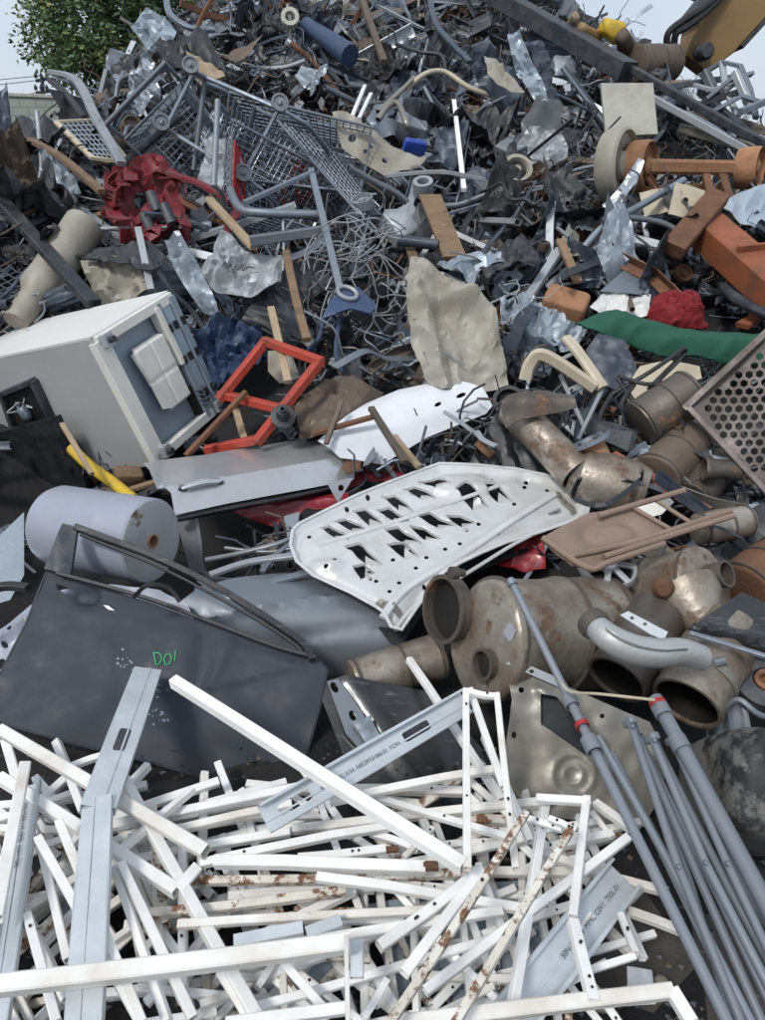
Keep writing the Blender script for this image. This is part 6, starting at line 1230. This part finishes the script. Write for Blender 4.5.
def mk_plank(i):
    g = MB(); w_ = rf.uniform(.05, .11); L = rf.uniform(.3, .7)
    P = [(-L / 2, -w_ / 2), (L / 2 - rf.uniform(0, .06), -w_ / 2), (L / 2, -w_ * .1), (L / 2 - rf.uniform(.02, .1), w_ * .1), (L / 2 - .01, w_ / 2), (-L / 2 - .03, w_ / 2), (-L / 2 + rf.uniform(0, .05), 0)]
    g.sheet(P, lambda u, v: (V((u, v, .01 * nz(u, v, i, 5))), V((0, 0, 1))), (), .06, rf.uniform(.018, .03)); return g
def mk_casing(i):
    g = MB(); s = rf.uniform(0, 99); rbox(g, V(), (rf.uniform(.18, .4), rf.uniform(.14, .26), rf.uniform(.1, .2)), Matrix.Identity(3), rf.uniform(.12, .3), 10, lambda p: .07 * nz(p.x, p.y, p.z + s, 6) + .04 * (1 - abs(2 * nz(p.x, p.y, p.z + s, 11)))); return g
def mk_can(i):
    g = MB(); r = rf.uniform(.05, .11); L = rf.uniform(.14, .4); s = rf.uniform(0, 99)
    g.lathe((-L / 2, 0, 0), (L / 2, 0, 0), [(.1, 0), (0, r * .85), (0, r), (.05, r * 1.04), (.1, r), (.5, r * rf.uniform(.85, 1)), (.9, r), (.95, r * 1.04), (1, r), (1, r * .85), (.85, r * .8), (.8, 0)], 18)
    g.v = [v + V((0, nz(v.x, v.y, v.z + s, 7), nz(v.x, v.y, v.z + s + 5, 7))) * .03 for v in g.v]; return g
def mk_ring(i):
    g = MB(); r = rf.uniform(.07, .15); h = rf.uniform(.02, .06)
    if i % 2: g.lathe((0, 0, -h), (0, 0, h), [(0, r * .6), (0, r), (.3, r * 1.03), (.7, r * 1.03), (1, r), (1, r * .6), (.5, r * .55), (0, r * .6)], 22)
    else: g.lathe((0, 0, -h), (0, 0, h), [(.2, 0), (0, r), (1, r), (1, r * .88), (.5, r * .8), (.4, r * .35), (.9, r * .3), (.9, r * .1), (.9, 0)], 22)
    return g
def mk_hose(i):
    g = MB(); r = rf.uniform(.007, .016); P = [rv(.12)]; d = rv(1).normalized()
    for _ in range(rf.randint(5, 9)): d = (d + rv(.6)).normalized(); P.append(P[-1] + d * .13 + (-P[-1]) * .12)
    g.tube(smooth_path(P, 5), r, 7); return g
def mk_wires(i):
    g = MB()
    for _ in range(rf.randint(8, 14)):
        P = [rv(.06)]; d = (V((1, 0, 0)) + rv(.5)).normalized()
        for _ in range(rf.randint(4, 7)): d = (d + rv(.55)).normalized(); P.append(P[-1] + d * rf.uniform(.05, .1) - P[-1] * .08)
        g.tube(smooth_path(P, 4), rf.uniform(.0025, .005), 5)
    return g
def mk_grid(i):
    g = MB(); s = rf.uniform(0, 99); n, m = 9, 7; b = rf.uniform(.4, 1.6)
    q = lambda a, c: V((a * .05 - .2, c * .05 - .15, .05 * nz(a * .3, c * .3, s) + b * (a * .05 - .2) ** 2))
    for a in range(n): g.tube([q(a, c) for c in range(m)], .0035, 4)
    for c in range(m): g.tube([q(a, c) for a in range(n)], .0035, 4)
    return g
def mk_bracket(i):
    g = MB(); a, b, w_ = rf.uniform(.08, .2), rf.uniform(.06, .16), rf.uniform(.04, .1); t = .006; fo = rf.uniform(.9, 1.9)
    def mp(u, v):
        if u < 0: return V((u, v, 0)), V((0, 0, 1))
        return V((u * math.cos(fo), v, u * math.sin(fo))), V((-math.sin(fo), 0, math.cos(fo)))
    g.sheet([(-a, -w_), (b, -w_ * .8), (b, w_ * .7), (0, w_), (-a, w_ * .8)], mp, [ell(-a * .5, 0, w_ * .3, w_ * .3, 9)], .04, t); return g
def mk_frame(i):
    g = MB(); w_, h = rf.uniform(.15, .3), rf.uniform(.1, .22); r = .012; P = [V((-w_, -h, 0)), V((w_, -h, rf.uniform(-.05, .05))), V((w_ * .8, h, rf.uniform(-.1, .1))), V((-w_ * .9, h, 0))]
    for a in range(4): g.bar(P[a], P[(a + 1) % 4], .03, .02)
    g.bar(P[0].lerp(P[1], .5), P[3].lerp(P[2], .4), .024, .018); return g
KINDS = {  # name: (maker, variants, noun, category, group, weight, materials with colour words)
 'scrap_sheet': (mk_sheet, 12, 'crumpled sheet', 'sheet metal', 'crumpled sheets scattered over the heap', 12, 'dark darkblue darkblue black grey grey lightgrey paleblue zinc brown tan'),
 'pressed_sheet': (mk_panel, 10, 'pressed panel', 'metal panel', 'pressed panels scattered over the heap', 9, 'darkblue dark grey grey zinc lightgrey black'),
 'curved_shell': (mk_shell, 8, 'curved shell', 'car panel', 'curved shells scattered over the heap', 8, 'black black darkblue dark grey paleblue'),
 'metal_strip': (mk_strip, 12, 'twisted strip', 'metal strip', 'twisted strips scattered over the heap', 19, 'grey zinc lightgrey lightgrey dark darkblue galv brown beigemetal zinc'),
 'long_strip': (mk_long, 14, 'long curved strip', 'metal strip', 'long curved strips tangled over the heap', 0, 'grey dark zinc darkblue lightgrey rust dark beigemetal brown'),
 'wire_strand': (mk_strand, 12, 'long wire strand', 'wire', 'wire strands tangled over the heap', 0, 'grey dark zinc cable brown'),
 'crushed_sheet': (mk_big, 12, 'big crushed sheet', 'sheet metal', 'big crushed sheets in the heap', 0, 'darkblue dark black darkblue grey brown dark rust dark'),
 'scrap_pipe': (mk_pipe, 12, 'bent pipe', 'pipe', 'bent pipes scattered over the heap', 12, 'zinc grey dark darkblue rust lightgrey beigemetal lightgrey zinc'),
 'scrap_bar': (mk_bar, 12, 'straight bar', 'steel bar', 'bars scattered over the heap', 14, 'dark grey zinc darkblue rust lightgrey brown galv zinc lightgrey'),
 'plank_piece': (mk_plank, 6, 'broken plank', 'plank', 'broken planks scattered over the heap', 3.5, 'wood pale_wood brown'),
 'crushed_casing': (mk_casing, 8, 'crushed casing', 'casing', 'crushed casings scattered over the heap', 6, 'dark darkblue brown grey black rust lightgrey'),
 'dented_can': (mk_can, 6, 'dented can', 'can', 'dented cans scattered over the heap', 3.5, 'brown rust grey dark exhaust_dark'),
 'metal_ring': (mk_ring, 6, 'ring part', 'ring', 'ring parts scattered over the heap', 3, 'dark grey brown rust lightgrey'),
 'loose_hose': (mk_hose, 8, 'looped hose', 'hose', 'hoses scattered over the heap', 5, 'cable cable darkblue grey'),
 'wire_bunch': (mk_wires, 8, 'bunch of wire', 'wire', 'wire bunches scattered over the heap', 7, 'grey lightgrey dark zinc brown'),
 'wire_grid': (mk_grid, 5, 'bent wire grid', 'wire grid', 'wire grids scattered over the heap', 2.5, 'zinc grey dark'),
 'folded_bracket': (mk_bracket, 8, 'folded bracket', 'bracket', 'brackets scattered over the heap', 6, 'grey zinc dark lightgrey paleblue brown'),
 'tube_rack': (mk_frame, 6, 'small tube frame', 'metal frame', 'tube frames scattered over the heap', 3, 'dark grey lightgrey zinc')}
CW = dict(dark='charcoal', darkblue='slate blue', black='black', grey='mid grey', lightgrey='light grey', paleblue='pale blue', zinc='dull zinc', brown='earth brown', tan='dusty tan', galv='bright silver', beigemetal='tarnished beige', rust='rust red', wood='brown', pale_wood='straw coloured', exhaust_dark='sooty', cable='black')
LM = [('square pale board', 628, 109), ('rusty truck axle', 690, 170), ('steel girder', 570, 38), ('boom tip', 690, 62), ('white upright strut', 459, 145), ('dimpled panel', 378, 145), ('tipped shopping cart', 300, 160), ('cart casters', 188, 112), ('crushed red housing', 148, 205), ('wire rack', 90, 142), ('foil sheet', 148, 96), ('dark cave sheet', 192, 62), ('rounded navy post', 328, 40), ('torn dark sheet', 498, 80),
 ('wire tangle', 364, 285), ('tan crumpled sheet', 455, 330), ('scrawled sheet', 240, 276), ('weathered wood board', 443, 228), ('rusty box', 565, 308), ('green fabric roll', 640, 335), ('orange beam', 748, 268), ('grey square plate', 633, 282), ('hooked pipe', 650, 222), ('leaning dark beam', 40, 240), ('thick rusty pipe', 48, 278), ('red frame', 270, 390), ('refrigerator', 110, 330), ('white wing', 410, 425), ('speaker like part', 516, 172), ('beige chair arms', 565, 365), ('mesh basket', 730, 425), ('pale crest ring', 290, 18), ('silver blue sheet', 530, 78), ('curly tubes', 394, 106), ('navy chair seat', 350, 304), ('red fabric bundle', 674, 314), ('curled crest sheet', 30, 134), ('bent bright rails', 730, 92), ('box bar', 290, 236), ('blue pipe end', 420, 243), ('dark steep bar', 373, 30), ('cream seat pads', 660, 380), ('pale box panel', 115, 280), ('folded lid sheet', 222, 165), ('yellow housing', 612, 30), ('curved car trim', 450, 40), ('scorched pipe', 545, 440), ('red car bumper', 380, 478), ('grey tank', 90, 540), ('exhaust drums', 650, 690), ('black folded plate', 745, 628), ('white bonnet', 440, 545), ('tent poles', 640, 780)]
HEROZ = [[(126, 90), (150, 52), (168, 75), (160, 110), (138, 135)], [(155, 50), (205, 40), (230, 75), (205, 82), (170, 70)], [(134, 30), (150, 12), (180, 32), (150, 52)], [(468, 48), (485, 42), (526, 85), (520, 120), (500, 115)], [(506, 34), (540, 42), (558, 108), (545, 120)], [(80, 258), (150, 255), (156, 300), (84, 300)], [(300, 385), (345, 375), (410, 385), (330, 450)], [(200, 132), (232, 138), (248, 168), (226, 195), (202, 190)], [(262, 335), (325, 358), (300, 400), (258, 445), (205, 455), (218, 395)], [(200, 325), (262, 325), (262, 385), (205, 385)], [(330, 108), (430, 150), (420, 178), (345, 160)], [(322, 235), (402, 235), (402, 330), (330, 330)], [(524, 385), (535, 350), (600, 345), (608, 392)], [(585, 150), (600, 128), (650, 130), (765, 145), (765, 190), (610, 200)], [(480, -20), (500, -20), (630, 60), (620, 76)], [(670, 250), (718, 192), (725, 200), (690, 260)], [(425, 192), (445, 192), (470, 255), (448, 262)], [(615, 370), (700, 350), (700, 420), (615, 420)], [(645, 292), (705, 292), (705, 335), (645, 335)], [(535, 290), (590, 285), (595, 325), (540, 328)],
 [(-40, 350), (85, 330), (168, 284), (226, 415), (160, 472), (60, 450), (92, 505), (-40, 545)], [(15, 520), (150, 495), (175, 540), (155, 585), (20, 590)], [(140, 460), (320, 435), (355, 470), (352, 482), (210, 575), (185, 575)], [(290, 540), (300, 515), (430, 465), (560, 475), (590, 510), (405, 634)], [(-40, 730), (30, 600), (60, 525), (90, 532), (320, 660), (300, 800)],
 [(408, 262), (490, 305), (510, 392), (440, 395)], [(318, 448), (400, 386), (480, 390), (495, 410), (380, 462)], [(200, 610), (300, 570), (400, 630), (320, 680)], [(540, 538), (640, 505), (735, 520), (590, 575)], [(500, 400), (530, 395), (640, 480), (630, 510), (570, 500)], [(685, 407), (765, 335), (800, 400), (770, 498)], [(430, 590), (620, 570), (720, 545), (735, 640), (700, 720), (500, 690), (440, 670)], [(575, 315), (700, 290), (765, 335), (765, 360), (640, 355)], [(600, 82), (655, 82), (660, 136), (605, 138)],
 [(235, 505), (430, 460), (440, 480), (300, 530)], [(700, 220), (715, 215), (780, 280), (765, 310)], [(195, 275), (225, 235), (285, 262), (282, 290), (215, 296)], [(170, 80), (345, 95), (350, 220), (230, 230), (170, 150)], [(322, 318), (340, 288), (378, 303), (366, 318)], [(105, 165), (190, 160), (188, 236), (110, 236)]]
protos = {}
for kn, kd in KINDS.items():
    L = []
    for i in range(kd[1]):
        g = kd[0](i); me = bpy.data.meshes.new(kn); me.from_pydata(g.v, [], g.f); me.materials.append(None)
        me.polygons.foreach_set('use_smooth', [True] * len(me.polygons)); me.set_sharp_from_angle(angle=rad(22 if kn in ('scrap_sheet', 'crushed_casing', 'crushed_sheet') else 40)); me.update(); L.append(me)
    protos[kn] = L
def near_words(px, py):
    q = sorted(LM, key=lambda l: (l[1] - px) ** 2 + ((l[2] - py) * 1.1) ** 2)
    a = q[0]; dx, dy = px - a[1], (py - a[2])
    b = next((l for l in q[1:5] if (l[1] - px) * dx + (l[2] - py) * dy > 0), None)
    if b: return 'between ' + a[0] + ' and ' + b[0]
    return ('above the ' if dy < -10 else 'below the ' if dy > 10 else 'beside the ') + a[0]
def slope(p): e = .15; return V((-(heap(p.x + e, p.y) - heap(p.x - e, p.y)) / (2 * e), -(heap(p.x, p.y + e) - heap(p.x, p.y - e)) / (2 * e), 1)).normalized()
cells = []
y = -34
while y < 560:
    st = 12 if y < 130 else 16 if y < 300 else 23
    x = -60
    while x < 830:
        cells.append((x + rf.uniform(-.6, .6) * st, y + rf.uniform(-.6, .6) * st, st)); x += st
    y += st * .92
for q in ((735, 560), (660, 600), (180, 600), (735, 720), (745, 660)): cells.append((q[0], q[1], 34))
extra = []
for kn, n in (('crushed_sheet', 150), ('long_strip', 230), ('wire_strand', 170)):
    while n > 0:
        py = -34 + 440 * rf.random() ** 1.25; px = rf.uniform(-60, 830)
        if kn == 'crushed_sheet' and (py > 330 or any(inside((px + 38 * math.cos(a), py + 32 * math.sin(a)), z) for z in HEROZ for a in range(7))): n -= .3; continue
        if any(inside((px, py), z) for z in HEROZ): continue
        extra.append((px, py, 46 if kn == 'long_strip' else 30, kn)); n -= 1
used = {}; names = list(KINDS); wts = [KINDS[k][5] for k in names]; total = 0
for px, py, st, fixed in [c + (None,) for c in cells] + extra:
    if any(inside((px, py), z) for z in HEROZ): continue
    cr = table(CREST, px)
    if py < cr - 2 and py > -30: continue
    if px < 75 and py < 146: continue
    low = any(inside((px + dx, py + dy), z) for z in HEROZ for dx, dy in ((st * .55, 0), (-st * .55, 0), (0, st * .55), (0, -st * .55)))
    kn = fixed or rf.choices(names, wts)[0]; kd = KINDS[kn]
    p = at(px, py, rf.uniform(-.02, .05) if low else rf.uniform(.02, .3))
    if p.y > 12: continue
    n = slope(p); n = (n + rv(.38) + V((0, -.25, 0))).normalized(); Rm = frame_of(n) @ Matrix.Rotation(rf.uniform(0, 2 * PI), 3, 'Z')
    sc = (.45 + .7 * rf.random() ** 1.3) * (.6 if low else 1) * (.74 if py > 300 else .9)
    if kn in ('scrap_bar', 'metal_strip', 'scrap_pipe'): sc *= 1.2
    if fixed: sc = (rf.uniform(.4, .8) if kn == 'crushed_sheet' else rf.uniform(.6, 1.1)) * (.65 if low else 1)
    if kn == 'crushed_sheet' and low: continue
    mcols = kd[6].split(); mc = rf.choice(mcols)
    if py > 140 and px > 480 and rf.random() < .12 and kn != 'loose_hose' and not fixed: mc = rf.choice(['rust', 'brown', 'tan', 'beigemetal']); 
    if kn in ('scrap_sheet', 'curved_shell', 'pressed_sheet', 'crushed_casing') and rf.random() < .4 and mc in ('lightgrey', 'tan', 'galv', 'paleblue', 'rust', 'brown'): mc = rf.choice(['darkblue', 'dark', 'black', 'grey'])
    if py < 150 and rf.random() < .1 and mc in ('lightgrey', 'tan', 'paleblue'): mc = 'darkblue'
    o = bpy.data.objects.new(kn, rf.choice(protos[kn])); COL.objects.link(o); o.location = p; o.rotation_euler = Rm.to_euler(); o.scale = (sc, sc, sc)
    o.material_slots[0].link = 'OBJECT'; o.material_slots[0].material = M[mc]
    sz = 'tiny' if sc < .42 else 'small' if sc < .6 else 'large' if sc > .85 else 'middling'
    lab = f'{sz} {CW[mc]} {kd[2]} ' + near_words(px, py)
    if lab in used:
        ax = Rm @ V((1, 0, 0)); til = 'steeply tilted' if abs(ax.z) > .6 else 'gently tilted' if abs(ax.z) > .28 else 'flat lying'
        lab = f'{til} ' + lab
    used[lab] = used.get(lab, 0) + 1; total += 1
    tag(o, lab, kd[3], kd[4])
print('loose pieces', total, 'labels', len(used))
# shards and crumbs too small to count
g = MB(); dm = ['dark', 'darkblue', 'grey', 'lightgrey', 'brown', 'rust', 'zinc', 'black', 'paleblue', 'tan']; dw = [18, 16, 14, 8, 10, 5, 9, 14, 4, 3]
for _ in range(13000):
    px = rf.uniform(-80, 850); py = rf.uniform(-40, 560)
    if py > 300 and any(inside((px, py), z) for z in HEROZ): continue
    if py < table(CREST, px): continue
    p = at(px, py, rf.uniform(-.05, .12))
    if p.y > 12: continue
    a = rv(1).normalized(); b = a.orthogonal().normalized(); b = Matrix.Rotation(rf.uniform(0, 6.3), 3, a) @ b; c = a.cross(b)
    k = rf.random() * 1.3; g.mi = rf.choices(range(10), dw)[0]
    if k > 1:
        d = a.copy(); P = [p]
        for _i in range(4): d = (d + rv(.5)).normalized(); P.append(P[-1] + d * rf.uniform(.04, .09))
        g.tube(P, rf.uniform(.003, .007), 4)
    elif k < .45:
        l, w_ = rf.uniform(.04, .16), rf.uniform(.006, .02); m_ = p + c * rf.uniform(-.03, .03); q = [p - a * l, m_, p + a * l]; g.sweep(box4(w_, .005), q)
    else:
        s = rf.uniform(.02, .08); q = [p + (a * math.cos(t_) + b * math.sin(t_) * .7) * s * rf.uniform(.6, 1.3) + c * rf.uniform(-.015, .015) for t_ in (0, 1.3, 2.4, 3.7, 5)]
        g.add(q + [v - c * .004 for v in q] , [(0, 1, 2), (0, 2, 3), (0, 3, 4), (5, 7, 6), (5, 8, 7), (5, 9, 8)])
g.build('scrap_debris', [M[x] for x in dm], smooth=False, kind='stuff', label='small metal shards and crumbs filling the heap', cat='debris')
# crumbs of soil and chips under the white tubes
g = MB()
for _ in range(900):
    p = at(rf.uniform(-30, 800), rf.uniform(740, 1030), rf.uniform(.0, .02)); s = rf.uniform(.003, .011); g.mi = rf.choice([0, 0, 0, 1, 2])
    q = [p + V((math.cos(t_) * s * rf.uniform(.6, 1.3), math.sin(t_) * s * rf.uniform(.6, 1.3), rf.uniform(0, s * .6))) for t_ in (0, 1.5, 3, 4.6)] + [p + V((0, 0, s))]
    g.add(q, [(0, 1, 4), (1, 2, 4), (2, 3, 4), (3, 0, 4)])
g.build('ground_crumbs', [M['dark'], M['brown'], M['dark']], smooth=False, kind='stuff', label='small chips and dirt on the dark ground under the tubes', cat='debris')
